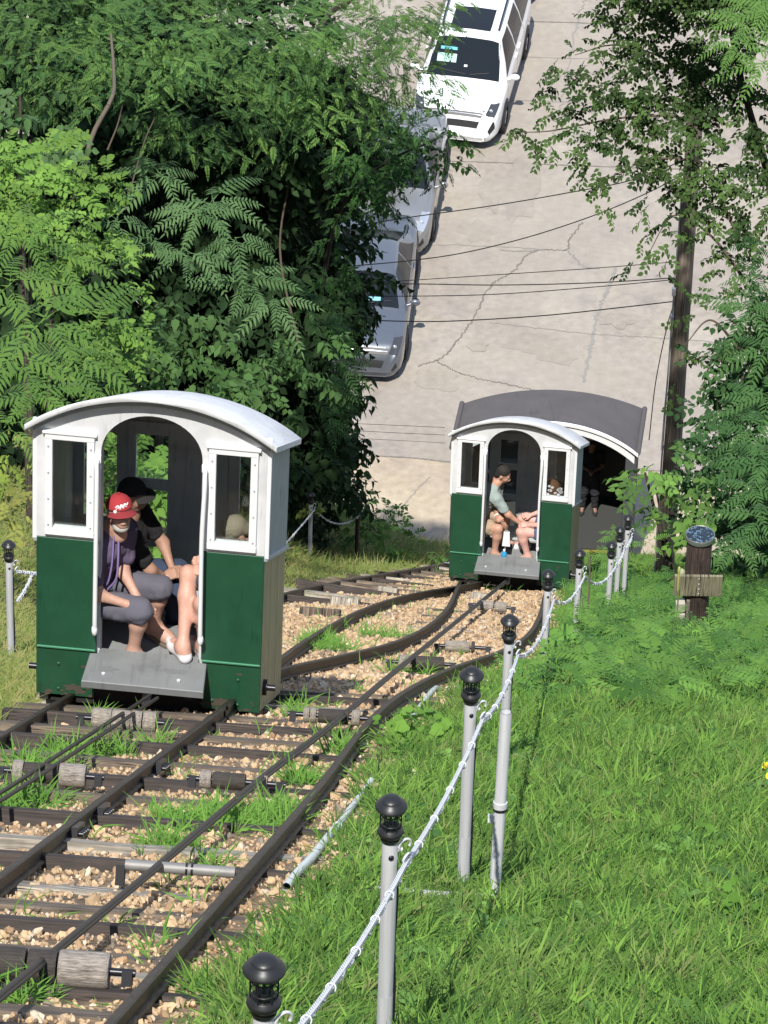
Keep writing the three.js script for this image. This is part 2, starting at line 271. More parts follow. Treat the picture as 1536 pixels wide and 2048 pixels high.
// frame of the track at a point: x across, y up out of the slope, z uphill
function trackFrame(p, yaw) { const q = new THREE.Quaternion().setFromEuler(new THREE.Euler(-SLOPE(p.z), yaw ?? YAW(p.z), 0, 'YXZ')); return q; }
function onBed(o, p, lift = 0, yaw) { o.quaternion.copy(trackFrame(p, yaw)); o.position.set(p.x, slopeY(p.z), p.z).add(V(0, lift, 0).applyQuaternion(o.quaternion)); return o; }
{
  const r = rng(77);
  const variants = {};
  const tieGeo = (len, w, h, kind) => {
    const g = kind === 'beam' ? rbox(len, h, w, 0.008, 0, 0, 0) : (() => { const b = new THREE.BoxGeometry(len, h, w, 14, 1, 2), p = b.attributes.position, k = r() * 50; for (let i = 0; i < p.count; i++) { const x = p.getX(i), top = p.getY(i) > 0; if (top) p.setY(i, p.getY(i) - 0.018 * Math.max(0, fbm(x * 2.2 + k, p.getZ(i) * 9, 3) + 0.15)); p.setZ(i, p.getZ(i) + 0.02 * noise(x * 2.5 + k, top ? 1 : 5, 8)); } b.computeVertexNormals(); return b; })();
    metreUV(g, r() * 5, r() * 5); const uv = g.attributes.uv; for (let i = 0; i < uv.count; i++) uv.setXY(i, uv.getY(i), uv.getX(i)); return g;
  };
  // rows read off the photograph at x = 300 (before the passing loop) as [row, kind]
  const rows = [[2120, 'old'], [2060, 'beam'], [2012, 'grey'], [1978, 'beam'], [1934, 'old'], [1896, 'grey'], [1852, 'beam'], [1812, 'grey'], [1772, 'old'], [1727, 'beam'], [1691, 'old'], [1642, 'beam'], [1594, 'grey'], [1566, 'beam'], [1524, 'grey'], [1497, 'beam'], [1470, 'grey'], [1450, 'beam'], [1428, 'grey'], [1405, 'old']];
  const put = (z0, x0, x1, kind) => {
    TIES.push({ x: (x0 + x1) / 2, z: z0, yaw: YAW(z0), half: (x1 - x0) / 2, kind });
    const xm = (x0 + x1) / 2, len = (x1 - x0) / Math.cos(YAW(z0)), w = kind === 'beam' ? 0.13 : 0.2 + 0.04 * r(), h = 0.14;
    const m = mesh('tie', tieGeo(len, w, h, kind), kind === 'beam' ? MAT.beam : kind === 'old' ? MAT.oldWood : MAT.greyWood, track); delete m.userData.metre;
    onBed(m, V(xm, 0, z0), (kind === 'beam' ? 0.0 : (kind === 'old' ? -0.006 - 0.035 * r() : -0.03 + 0.012 * r())) - (z0 < -31 ? (kind === 'beam' ? 0.075 : 0.05) : 0)); m.rotateY((r() - 0.5) * 0.025); return m;
  };
  MAT.beam.userData = {}; MAT.oldWood.userData = {}; MAT.greyWood.userData = {};
  const zs = rows.map(([y, k]) => [onTrack(300, y, 0.05).z, k]);
  let z = zs[zs.length - 1][0] - 0.9, k = 0; while (z > -82) { zs.push([z, ['beam', 'grey', 'grey', 'beam', 'old'][k++ % 5]]); z -= (z < -31 ? 1.45 : 0.85) + 0.1 * r(); }
  for (const [z, kind] of zs) {
    const l = railX(RAILS.L, z), r1 = railX(RAILS.Rr, z), a = railX(RAILS.Ml, z), b = railX(RAILS.Mr, z);
    if (z > RAILS.Mr.getPoint(0).z || b - a < 0.7) put(z, l - 0.22 - 0.1 * r(), r1 + 0.16 + 0.12 * r(), kind);
    else { put(z, l - 0.25, a + 0.22, kind); put(z - 0.2, b - 0.25, r1 + 0.25, kind === 'beam' ? 'grey' : kind); }
  }
}

// ---------------------------------------------------------------- the two cable cars
const TAN = Math.tan(34 * R), CARW = 1.5, CARL = 1.5;
function arcPts(half, yTip, yTop, n = 26) { const rise = yTop - yTip, rad = (half * half + rise * rise) / (2 * rise), cy = yTop - rad, a0 = Math.asin(half / rad), o = []; for (let i = 0; i <= n; i++) { const a = -a0 + 2 * a0 * i / n; o.push([rad * Math.sin(a), cy + rad * Math.cos(a)]); } return o; }
function makeTram(name, label, pos, yaw) {
  const t = thing(name, label, 'cable car', pos, yaw, 'green and white cable cars');
  const H = CARW / 2, rr = rng(11);
  const wallTop = arcPts(H, 2.212, 2.462);                       // under the roof
  const winHole = (s, y0, y1, x0 = 0.42, x1 = 0.645) => { const a = new THREE.Path(), l = s < 0 ? -x1 : x0, r = s < 0 ? -x0 : x1; a.moveTo(l, y0); a.lineTo(r, y0); a.lineTo(r, y1); a.lineTo(l, y1); a.closePath(); return a; };
  const upper = dr => {                                        // front or back wall above the waist with the arched door opening
    const s = new THREE.Shape(); s.moveTo(-H, 1.32); for (const p of wallTop) s.lineTo(...p); s.lineTo(H, 1.32); s.lineTo(dr, 1.32); s.lineTo(dr, 2.04);
    for (let k = 1; k <= 22; k++) { const a = Math.PI * k / 22; s.lineTo(dr * Math.cos(a), 2.04 + 0.32 * Math.sin(a)); } s.lineTo(-dr, 1.32); s.closePath();
    s.holes.push(winHole(-1, 1.40, 2.12), winHole(1, 1.40, 2.12)); return s;
  };
  const up = mesh('upper_panel', extrude(upper(0.33), 0.04, -0.04), MAT.white, t);
  for (const s of [-1, 1]) {
    const x0 = 0.42, x1 = 0.645, f = [], c = s * (x0 + x1) / 2, w = x1 - x0;
    f.push(rbox(w + 0.10, 0.05, 0.026, 0.006, c, 1.376, 0.010), rbox(w + 0.10, 0.05, 0.026, 0.006, c, 2.144, 0.010), rbox(0.05, 0.718, 0.024, 0.006, c - w / 2 - 0.024, 1.76, 0.009), rbox(0.05, 0.718, 0.024, 0.006, c + w / 2 + 0.024, 1.76, 0.009), rbox(w + 0.13, 0.018, 0.034, 0.004, c, 2.178, 0.014));
    const win = mesh('window', f, MAT.whiteTrim, t);
    mesh('pane', box(w, 0.72, 0.006, c, 1.76, -0.02), MAT.glass, win);
    const sc = []; for (let k = 0; k < 4; k++) for (const e of [-1, 1]) sc.push(cyl(0.006, 0.006, 0.008, 8, c + e * (w / 2 + 0.026), 1.44 + k * 0.21, 0.024, Math.PI / 2)); small(mesh('screws', sc, MAT.galv, win));
    // green panel below: body, skirt, seam and bolts
    const lo = mesh('lower_panel', rbox(0.40, 0.90, 0.045, 0.006, s * (H - 0.2), 0.865, -0.021), MAT.green, t);
    const sk = mesh('skirt', rbox(0.392, 0.40, 0.04, 0.006, s * (H - 0.2 + 0.004), 0.205, -0.024), MAT.green, t);
    mesh('seam', rbox(0.39, 0.014, 0.012, 0.003, s * (H - 0.2), 0.412, 0.004), MAT.greenLine, sk);
    const bl = []; for (const [bx, by] of [[0.15, 0.27], [0.15, 0.06], [0.32, 0.08]]) bl.push(sph(0.014, s * (H - bx), by, -0.003, 1, 1, 0.6, 10)); small(mesh('bolts', bl, MAT.green, sk));
    const st = []; { const sh = []; for (let k = 0; k < 20; k++) { const a = k / 20 * 6.283, q = 0.6 + 0.6 * noise(Math.cos(a) * 2 + s, Math.sin(a) * 2, s * 3); sh.push([s * (H - 0.26) + Math.cos(a) * 0.11 * q, 0.075 + Math.sin(a) * 0.055 * q]); } const g = new THREE.ShapeGeometry(poly(sh)); g.translate(0, 0, -0.0015); st.push(g); const rq = rng(40 + s); for (let n = 0; n < 16; n++) { const cx = s * (H - 0.02 - 0.36 * rq()), cy = 0.012 + 0.10 * rq() * rq() + (n > 12 ? 0.28 * rq() : 0), a0 = 0.004 + 0.016 * rq(), c = []; for (let k = 0; k < 9; k++) { const a = k / 9 * 6.283, q = 0.5 + rq(); c.push([cx + Math.cos(a) * a0 * q * 1.5, cy + Math.sin(a) * a0 * q * 0.8]); } const h = new THREE.ShapeGeometry(poly(c)); h.translate(0, 0, -0.0012 - 0.0001 * n); st.push(h); } } small(mesh('rust_stains', st, std(C(0.075, 0.062, 0.045), 0.85), sk));
    // hand rail beside the door
    const hx = s * 0.352; mesh('hand_rail', [tube([V(hx, 1.99, 0.0), V(hx, 1.985, 0.055), V(hx + 0.004, 1.93, 0.07), V(hx - s * 0.006, 1.5, 0.085), V(hx - s * 0.004, 1.0, 0.085), V(hx - s * 0.002, 0.68, 0.075), V(hx, 0.60, 0.06), V(hx, 0.585, 0.0)], 0.0155, 8, 40), rbox(0.05, 0.06, 0.02, 0.005, hx, 1.99, 0.01), sph(0.022, hx, 0.64, 0.072, 0.9, 2.2, 0.9)], MAT.whiteTrim, t);
    // door post lining
    mesh('door_post', [box(0.03, 1.75, 0.10, s * 0.345, 1.2, -0.092)], MAT.interior, t);
    // side wall: corrugated above, boards below, all leaning with the slope
    const co = []; { const n = 60, pts = [], idx = []; for (let i = 0; i <= n; i++) { const z = -0.005 - (CARL - 0.005) * i / n, x = s * (H - 0.006 + 0.008 * Math.cos(i / n * Math.PI * 2 * 10)); pts.push(x, 1.30, z, x, 2.21, z); if (i < n) idx.push(2 * i, 2 * i + 1, 2 * i + 2, 2 * i + 1, 2 * i + 3, 2 * i + 2); } const g = new THREE.BufferGeometry(); g.setAttribute('position', new THREE.Float32BufferAttribute(pts, 3)); g.setIndex(idx); g.computeVertexNormals(); co.push(shear(g, TAN)); }
    co.push(shear(box(0.012, 0.90, CARL - 0.05, s * (H - 0.03), 1.755, -CARL / 2), TAN));
    mesh('side_panel', co, MAT.corr, t);
    mesh('corner_strip', [rbox(0.035, 0.96, 0.03, 0.005, s * (H + 0.010), 1.77, -0.02)], MAT.whiteTrim, t);
    for (let k = 0; k < 9; k++) { const b = mesh('side_board', shear(metreUV(rbox(0.03, 1.28, 0.157, 0.005, s * (H - 0.016 - 0.003 * rr()), 0.655, -0.05 - 0.16 * k - 0.075), k * 0.37, k), TAN), MAT.tanB, t); }
    mesh('side_rail', shear(rbox(0.03, 0.035, CARL, 0.006, s * (H + 0.006), 1.29, -CARL / 2), TAN), MAT.corr, t);
    mesh('sill_beam', shear(rbox(0.06, 0.09, CARL + 0.04, 0.01, s * (H - 0.05), 0.0, -CARL / 2 - 0.03), TAN), MAT.under, t);
    mesh('axle_end', [cyl(0.055, 0.055, 0.05, 14, s * (H + 0.0), 0.06, -0.22, 0, 0, Math.PI / 2), cyl(0.022, 0.022, 0.12, 10, s * (H + 0.02), 0.06, -0.22, 0, 0, Math.PI / 2)], MAT.blackBolt, t);
    // inner lining and bench on each tier
    for (let k = 0; k < 3; k++) { const z = -0.06 - 0.48 * k - 0.24, f = 0.265 - 0.335 * k; mesh('bench', [rbox(0.33, 0.04, 0.46, 0.01, s * (H - 0.20), f + 0.30, z), box(0.02, 0.30, 0.46, s * (H - 0.06), f + 0.15, z)], MAT.interior, t); }
  }
  // roof: an arched sheet with a thick white edge
  const ro = arcPts(0.81, 2.205, 2.505), ri = arcPts(0.81, 2.175, 2.475);
  const roofShape = poly([...ro, ...ri.slice().reverse()]);
  const rg = extrude(roofShape, CARL + 0.21, -CARL - 0.12, { bevelEnabled: true, bevelThickness: 0.009, bevelSize: 0.008, bevelSegments: 2 });
  const roof = mesh('roof', shear(toCreasedNormals(rg, 0.5), TAN), MAT.white, t);
  mesh('drip_edge', shear(extrude(poly([...arcPts(0.77, 2.19, 2.462), ...arcPts(0.77, 2.165, 2.437).reverse()]), 0.02, 0.012), TAN), MAT.corr, roof);
  // floors of the three tiers, risers, threshold, step
  for (let k = 0; k < 3; k++) { mesh('floor', [box(1.42, 0.04, 0.49, 0, 0.25 - 0.335 * k, -0.27 - 0.48 * k), ...(k ? [box(1.42, 0.36, 0.02, 0, 0.43 - 0.335 * k, -0.035 - 0.48 * k)] : [])], MAT.floor, t); }
  const sp = new THREE.Shape(); sp.moveTo(-0.33, 0.06); sp.lineTo(-0.33, 0.0); sp.lineTo(-0.385, -0.005); sp.lineTo(-0.40, -0.30); sp.lineTo(0.40, -0.30); sp.lineTo(0.385, -0.005); sp.lineTo(0.33, 0.0); sp.lineTo(0.33, 0.06); sp.closePath();
  const sg = new THREE.ExtrudeGeometry(sp, { depth: 0.05, bevelEnabled: true, bevelThickness: 0.005, bevelSize: 0.005, bevelSegments: 1 }); sg.rotateX(-Math.PI / 2); sg.translate(0, 0.335, 0);
  const step = mesh('step', sg, MAT.greySteel, t);
  small(mesh('bolts', [cyl(0.013, 0.013, 0.012, 10, -0.27, 0.398, 0.22), cyl(0.013, 0.013, 0.012, 10, 0.23, 0.398, 0.22)], MAT.galv, step));
  for (const e of [-0.3, 0.3]) mesh('bracket', box(0.05, 0.05, 0.26, e, 0.30, 0.13), MAT.under, step);
  { const w = []; for (const [x, y, a, b] of [[0.2, 0.14, 0.12, 0.05], [-0.24, 0.1, 0.09, 0.06], [0.05, 0.2, 0.07, 0.06]]) { const pts = []; for (let k = 0; k < 18; k++) { const q = k / 18 * 6.283, m = 0.6 + 0.7 * noise(Math.cos(q) * 2 + x * 9, Math.sin(q) * 2, 2); pts.push([x + Math.cos(q) * a * m, y + Math.sin(q) * b * m]); } const g = new THREE.ShapeGeometry(poly(pts)); g.rotateX(-Math.PI / 2); g.translate(0, 0.3915, 0.26); w.push(g); } small(mesh('worn_patches', w, std(C(0.15, 0.155, 0.157), 0.6), step)); }
  // back wall: door of three panes in two columns, windows beside it
  const bs = new THREE.Shape(); bs.moveTo(-H + 0.03, 0.36); for (const p of arcPts(H - 0.03, 2.18, 2.41)) bs.lineTo(...p); bs.lineTo(H - 0.03, 0.36); bs.closePath();
  const rows = [[0.80, 1.20], [1.29, 1.68], [1.77, 2.14]];
  for (const [y0, y1] of rows) { bs.holes.push(winHole(-1, y0, y1, 0.062, 0.29)); }
  bs.holes.push(winHole(-1, 1.42, 2.13), winHole(1, 1.42, 2.13));
  const back = mesh('back_wall', shear(extrude(bs, 0.04, -CARL), TAN), MAT.interiorPale, t);
  for (const [y0, y1] of rows) for (const s of [-1]) mesh('pane', shear(box(0.228, y1 - y0, 0.005, s * 0.176, (y0 + y1) / 2, -CARL + 0.015), TAN), MAT.glass, back);
  for (const s of [-1, 1]) mesh('pane', shear(box(0.225, 0.71, 0.005, s * 0.5325, 1.775, -CARL + 0.015), TAN), MAT.glass, back);
  { const ds = new THREE.Shape(); ds.moveTo(-0.34, 0.40); ds.lineTo(-0.34, 2.24); ds.lineTo(0.34, 2.24); ds.lineTo(0.34, 0.40); ds.closePath(); for (const [y0, y1] of rows) ds.holes.push(winHole(-1, y0 + 0.004, y1 - 0.004, 0.066, 0.286)); const bd = mesh('back_door', shear(extrude(ds, 0.025, -CARL + 0.045), TAN), MAT.interior, t);
    mesh('latch', shear(rbox(0.05, 0.14, 0.04, 0.008, 0.36, 1.4, -CARL + 0.10), TAN), MAT.galv, bd); mesh('notice', shear(box(0.05, 0.16, 0.01, 0.37, 1.18, -CARL + 0.09), TAN), MAT.greySteel, bd); }
  mesh('ceiling', shear(extrude(poly([...arcPts(H - 0.02, 2.17, 2.44), ...arcPts(H - 0.02, 2.155, 2.425).reverse()]), CARL - 0.08, -CARL + 0.04), TAN), MAT.interiorPale, t);
  // frame and wheels under the floor
  mesh('underframe', [shear(box(1.1, 0.16, CARL + 0.05, 0, 0.05, -CARL / 2 - 0.05), TAN), box(0.64, 0.22, 0.03, 0, 0.17, -0.05), box(1.3, 0.05, 0.1, 0, -0.02, -0.2), shear(box(1.3, 0.02, CARL, 0, -0.03, -CARL / 2), TAN)], MAT.under, t);
  for (const s of [-1, 1]) for (const z of [-0.24, -1.25]) mesh('wheel', [cyl(0.14, 0.14, 0.06, 20, s * 0.60, 0.02 + z * TAN, z, 0, 0, Math.PI / 2), cyl(0.165, 0.165, 0.018, 20, s * 0.565, 0.02 + z * TAN, z, 0, 0, Math.PI / 2)], MAT.blackBolt, t);
  mesh('cable_anchor', [cyl(0.03, 0.03, 0.16, 10, 0.0, 0.10, 0.02, Math.PI / 2), sph(0.03, 0, 0.10, 0.11)], MAT.galv, t);
  return t;
}
MAT.tanB = MAT.tan.clone(); MAT.tanB.userData = {};
const CAR1 = at(295, 1408, 300), CAR2 = at(1016, 1167, 160);
const YAW1 = -4.7 * R, YAW2 = -6.2 * R;
const tram1 = makeTram('cable_car', 'larger nearer green and white cable car with arched doorway, on the left track', CAR1, YAW1);
tram1.rotation.order = 'YXZ'; tram1.rotation.z = -0.9 * R;
const tram2 = makeTram('cable_car', 'smaller farther green and white cable car in front of the grey roofed station', CAR2, YAW2);
// the right car keeps a flowered sticker in its right window
{ const s = []; const r = rng(3); for (let k = 0; k < 16; k++) { const x = 0.44 + 0.18 * r(), y = 1.43 + 0.16 * r(); s.push(place(new THREE.CircleGeometry(0.012 + 0.016 * r(), 7), x, y, -0.012)); } mesh('window_decal', s, MAT.chain, tram2); }

// ---------------------------------------------------------------- cables and rollers between the rails
{
  const cable = (list, h, label, r = 0.012) => { const p = list.map(([x, y]) => { const q = onTrack(x, y, h); return q; }); tag(mesh('haul_cable', tube(p, r, 6, 200), MAT.cable), label, 'cable', 'haul cables between the rails'); };
  cable([[-520, 1886], [-260, 1736], [0, 1586], [130, 1501], [271, 1410], [300, 1390]], 0.19, 'upper one of two thin steel cables running into the nearer car');
  cable([[-520, 1908], [-260, 1757], [0, 1602], [140, 1511], [292, 1411], [315, 1396]], 0.19, 'lower one of two thin steel cables running into the nearer car');
  cable([[-520, 2402], [-200, 2150], [0, 1990], [270, 1768], [540, 1541], [640, 1466], [780, 1349], [890, 1260], [1000, 1171], [1020, 1155]], 0.17, 'long thick steel cable in the right track up to the farther car', 0.014);
  cable([[-520, 2414], [-200, 2161], [0, 2000], [270, 1776], [540, 1549], [640, 1473], [780, 1355], [890, 1265], [1000, 1175], [1020, 1159]], 0.16, 'thin cable lying close below the long one in the right track', 0.010);
  // rollers: wooden drums on an axle with bearing blocks
  const proto = {};
  const drumPale = std(C(0.50, 0.45, 0.39), 0.9, { map: again(T.grain, 3), bumpMap: again(T.grain, 3), bumpScale: 0.004 }), drumDark = std(C(0.075, 0.064, 0.056), 0.85, { map: again(T.grain, 3) }), capPale = std(C(0.50, 0.45, 0.41), 0.9, { map: again(T.grain, 4), bumpMap: again(T.grain, 4), bumpScale: 0.003 });
  function roller(px, py, len, rad, parts, label, h = 0.11) {
    const p = onTrack(px, py, h), o = thing('cable_roller', label, 'cable roller', p, 0, 'rollers that carry the cables'); onBed(o, p, h);
    mesh('axle', [cyl(0.016, 0.016, len + 0.2, 8, 0, 0, 0, 0, 0, Math.PI / 2), box(0.04, 0.06, 0.06, -len / 2 - 0.07, -0.02, 0), box(0.04, 0.06, 0.06, len / 2 + 0.07, -0.02, 0)], MAT.blackBolt, o);
    for (const [x0, x1, k, rs] of parts) { const l = (x1 - x0) * len, g = lathe([[0.001, -l / 2], [rad * rs * 0.94, -l / 2], [rad * rs, -l / 2 + 0.012], [rad * rs, l / 2 - 0.012], [rad * rs * 0.94, l / 2], [0.001, l / 2]], 18); mesh('drum', place(toCreasedNormals(g, 0.5), ((x0 + x1) / 2 - 0.5) * len, 0, 0, 0, 0, Math.PI / 2), k === 'p' ? drumPale : k === 'c' ? capPale : drumDark, o); }
  }
  const pale = [[0, 0.3, 'p', 1], [0.31, 0.6, 'p', 0.97], [0.61, 0.78, 'p', 1], [0.8, 1, 'p', 1.02]];
  roller(246, 1448, 0.40, 0.066, pale, 'pale split wooden roller just uphill of the nearer car');
  roller(96, 1556, 0.40, 0.062, [[0, 0.14, 'c', 1.04], [0.15, 0.62, 'd', 0.9], [0.64, 1, 'c', 1.06]], 'roller with white ends and dark middle in the left track near the photo edge');
  roller(95, 1948, 0.46, 0.070, [[-0.6, -0.12, 'p', 0.95], [-0.1, 0.3, 'd', 0.97], [0.32, 0.56, 'd', 0.95], [0.58, 1, 'c', 1.04]], 'large roller with pale right end at the lower left corner');
  roller(470, 1572, 0.34, 0.05, [[-0.08, 0.1, 'c', 1.02], [0.12, 0.65, 'd', 0.93], [0.82, 1, 'p', 0.9]], 'dark roller with a pale block on the beam above the grass tuft');
  roller(662, 1440, 0.36, 0.05, [[0, 0.1, 'p', 1], [0.12, 0.22, 'p', 1], [0.26, 0.8, 'd', 0.95], [0.86, 1, 'p', 1.05]], 'dark roller right of the nearer car beside its shadow');
  roller(842, 1331, 0.36, 0.06, [[0, 0.26, 'c', 1], [0.3, 1, 'd', 0.97]], 'short roller with pale left third between the bending rails', 0.09);
  roller(925, 1297, 0.3, 0.05, [[0, 0.7, 'p', 1], [0.75, 0.85, 'd', 1.1]], 'pale weathered roller in the far curve, low in the gravel', 0.07);
  roller(983, 1216, 0.32, 0.055, [[0, 0.55, 'c', 1], [0.6, 1, 'p', 1]], 'pale roller just uphill of the farther car', 0.09);
  { const p = onTrack(357, 1746, 0.13), o = thing('steel_roller', 'bare steel pipe roller across the right track, between pale ties', 'cable roller', p); onBed(o, p, 0.12);
    mesh('pipe', place(cyl(0.026, 0.026, 0.50, 16, 0, 0, 0), 0, 0, 0, 0, 0, Math.PI / 2), std(C(0.30, 0.29, 0.275), 0.6, { metalness: 0.4, map: T.paint }), o); mesh('collar', [cyl(0.029, 0.029, 0.01, 16, 0.03, 0, 0, 0, 0, Math.PI / 2), cyl(0.029, 0.029, 0.01, 16, 0.055, 0, 0, 0, 0, Math.PI / 2)], MAT.blackBolt, o); for (const e of [-0.27, 0.27]) mesh('bracket', box(0.04, 0.09, 0.06, e, -0.05, 0), MAT.under, o); }
  // loose blocks of sleeper lying in the ballast
  for (const [px, py, w, d, k, label] of [[690, 1207, 0.32, 0.2, 'oldWood', 'pale sawn timber block in the gravel between the curving rails'], [640, 1229, 0.42, 0.2, 'greyWood', 'grey timber block beside the pale one, near the nearer car'], [775, 1185, 0.24, 0.16, 'oldWood', 'small pale timber block by the far left rail'], [958, 1197, 0.2, 0.16, 'oldWood', 'short pale timber block below the farther car']]) { const p = onTrack(px, py, 0.03), o = tag(mesh('timber_block', metreUV(rbox(w, 0.12, d, 0.012, 0, 0, 0), px, py), MAT[k]), label, 'timber block', null); onBed(o, p, 0.03); }
  // rail joint plates on the middle rail
  for (const [px, py] of [[150, 1660], [318, 1530], [205, 1620]]) { const p = onTrack(px, py, 0.1), g = [box(0.05, 0.07, 0.34, 0, 0.05, 0), ...[-0.12, -0.04, 0.04, 0.12].map(z => cyl(0.014, 0.014, 0.10, 8, 0, 0.05, z, 0, 0, Math.PI / 2))]; const m = mesh('joint_plate', g, MAT.blackBolt, track); onBed(m, V(railX(RAILS.Ml, p.z) + 0.03, 0, p.z), 0.02); }
}

// ---------------------------------------------------------------- lantern posts, chains and pipes
const posts = {};
{
  const lanternParts = parent => {
    const L = mesh('lantern', [place(lathe([[0, 0], [0.034, 0], [0.036, 0.010], [0.033, 0.016], [0.043, 0.026], [0.047, 0.036], [0.045, 0.045], [0.036, 0.052], [0.036, 0.056], [0.001, 0.056]], 24), 0, 0, 0)], MAT.black, parent);
    mesh('cap', lathe([[0.036, 0.138], [0.040, 0.139], [0.056, 0.146], [0.0575, 0.150], [0.055, 0.155], [0.046, 0.166], [0.037, 0.172], [0.035, 0.177], [0.030, 0.184], [0.015, 0.190], [0.0, 0.191]], 28), MAT.black, L);
    mesh('glass', place(cyl(0.031, 0.031, 0.082, 20, 0, 0.097, 0), 0, 0, 0), MAT.lampGlass, L);
    const cage = [cyl(0.0045, 0.0045, 0.082, 6, 0, 0.097, 0), cyl(0.013, 0.016, 0.014, 12, 0, 0.063, 0)];
    for (let k = 0; k < 6; k++) { const a = k / 6 * 6.283 + 0.3; cage.push(tube([V(0.036 * Math.cos(a), 0.055, 0.036 * Math.sin(a)), V(0.037 * Math.cos(a), 0.08, 0.037 * Math.sin(a)), V(0.037 * Math.cos(a), 0.118, 0.037 * Math.sin(a)), V(0.042 * Math.cos(a), 0.141, 0.042 * Math.sin(a))], 0.0028, 5, 10)); }
    for (const y of [0.078, 0.118]) cage.push(place(new THREE.TorusGeometry(0.036, 0.0026, 5, 24), 0, y, 0, Math.PI / 2));
    mesh('cage', cage, MAT.black, L); return L;
  };
  function makePost(h, label, pos, lean = [0, 0], group = 'lantern posts along the chain fence') {
    const o = thing('lantern_post', label, 'lantern post', pos, 0, group); o.rotation.set(lean[0], 0.4, lean[1]);
    const ph = h - 0.17;
    mesh('pole', lathe([[0.0285, -0.25], [0.0285, ph * 0.3], [0.0275, ph * 0.31], [0.029, ph * 0.7], [0.0285, ph], [0.001, ph + 0.002]], 16), MAT.galv, o);
    const L = lanternParts(o); L.position.y = ph - 0.012;
    mesh('bolt', [place(sph(0.011, 0, 0, 0, 1, 1, 0.7, 8), -0.006, ph - 0.075, 0.028)], MAT.blackBolt, o);
    mesh('chain_hook', [place(new THREE.TorusGeometry(0.024, 0.0055, 6, 16, Math.PI * 1.5), 0.052, ph - 0.045, 0.01, 0, 0.2, -0.6), place(new THREE.TorusGeometry(0.019, 0.005, 6, 14), 0.058, ph - 0.105, 0.012, 0.3, 0.6, 0), stick(V(0.02, ph - 0.07, 0.005), V(0.045, ph - 0.06, 0.01), 0.006)], MAT.chain, o);
    mesh('light_cable', tube([V(0.030, ph - 0.12, -0.008), V(0.036, ph - 0.3, -0.006), V(0.031, ph * 0.5, -0.008), V(0.037, ph * 0.3, -0.006), V(0.032, -0.1, -0.008)], 0.006, 5, 40), MAT.black, o);
    o.userData.top = ph; o.updateMatrixWorld(true); o.userData.hook = V(0.058, ph - 0.13, 0.012).applyMatrix4(o.matrixWorld); delete o.userData.top; return o;
  }
  // [pixel x of the lamp top, pixel y of the lamp top, scale there, label]
  const list = [
    ['p0', 360, 2295, 960, 'unseen'],
    ['p1', 529, 1920, 772, 'black lantern cut off by the bottom of the photo, nearest of the row'],
    ['p2', 783, 1598, 573, 'tall lantern post whose foot the photo cuts off, chains crossing it'],
    ['p3', 944, 1340, 436, 'lantern post left of the plain capless pipe in the lawn'],
    ['p4', 1020, 1234, 334, 'lantern post directly behind the top of the capless pipe'],
    ['p5', 1097, 1143, 242, 'lantern post in front of the right corner of the farther car'],
    ['p6', 1160, 1102, 214, 'lantern post just right of the farther car, beside a thin dark stem'],
    ['p7', 1224, 1086, 196, 'slim lantern post at the edge of the ferny patch, sixth up the lawn'],
    ['p8', 1241, 1055, 182, 'second to last lantern post before the station, half hidden by leaves'],
    ['p9', 1257, 1032, 172, 'last lantern post on the right, against the dark station opening'],
  ];
  for (const [id, px, py, s, label] of list) {
    const top = at(px, py, s), foot = groundY(top.x, top.z), h = clamp(top.y - foot, 0.7, 2.2);
    if (id === 'p0') { posts[id] = { hook: at(420, 2245, 960), top }; continue; }
    const o = makePost(h, label, V(top.x, top.y - h, top.z)); posts[id] = { o, hook: o.userData.hook, h }; delete o.userData.hook;
  }
  const leftList = [['q1', 17, 1084, 250, 'lantern post at the left edge of the photo beside the nearer car'], ['q2', 622, 986, 140, 'thin lantern post behind the nearer car on the shaded bank'], ['q3', 716, 995, 135, 'dark rusty lantern post in the shade by the lower bend']];
  for (const [id, px, py, s, label] of leftList) {
    const top = at(px, py, s), foot = groundY(top.x, top.z), h = clamp(top.y - foot, 0.8, 1.6);
    const o = makePost(h, label, V(top.x, top.y - h, top.z), [0, 0], 'lantern posts left of the track'); posts[id] = { o, hook: o.userData.hook, h }; delete o.userData.hook;
  }
  posts.q3.o.children[0].material = std(C(0.07, 0.05, 0.04), 0.8);
  // a chain of oval links that hangs between two points, with a light cord tied along it
  const linkGeo = (() => { const g = new THREE.TorusGeometry(0.0095, 0.003, 5, 10); g.scale(1.75, 1, 1); return g; })();
  function chain(a, b, sag, label, cord = true, pitch = 0.026) {
    const n = 60, pts = []; for (let i = 0; i <= n; i++) { const t = i / n, p = a.clone().lerp(b, t); p.y -= sag * 4 * t * (1 - t); pts.push(p); }
    const c = new THREE.CatmullRomCurve3(pts), len = c.getLength(), k = Math.max(4, Math.round(len / pitch)), gs = [], q = new THREE.Quaternion(), P = c.getSpacedPoints(k);
    for (let i = 0; i < k; i++) { const d = P[i + 1].clone().sub(P[i]).normalize(); q.setFromUnitVectors(V(1, 0, 0), d); const g = linkGeo.clone(); g.rotateX(i % 2 ? Math.PI / 2 + 0.3 : 0.3); g.applyQuaternion(q); g.translate(...P[i].clone().lerp(P[i + 1], 0.5).toArray()); gs.push(g); }
    const o = thing('chain', label, 'chain', [0, 0, 0], 0, 'chains strung between the lantern posts'); small(mesh('links', gs, MAT.chain, o));
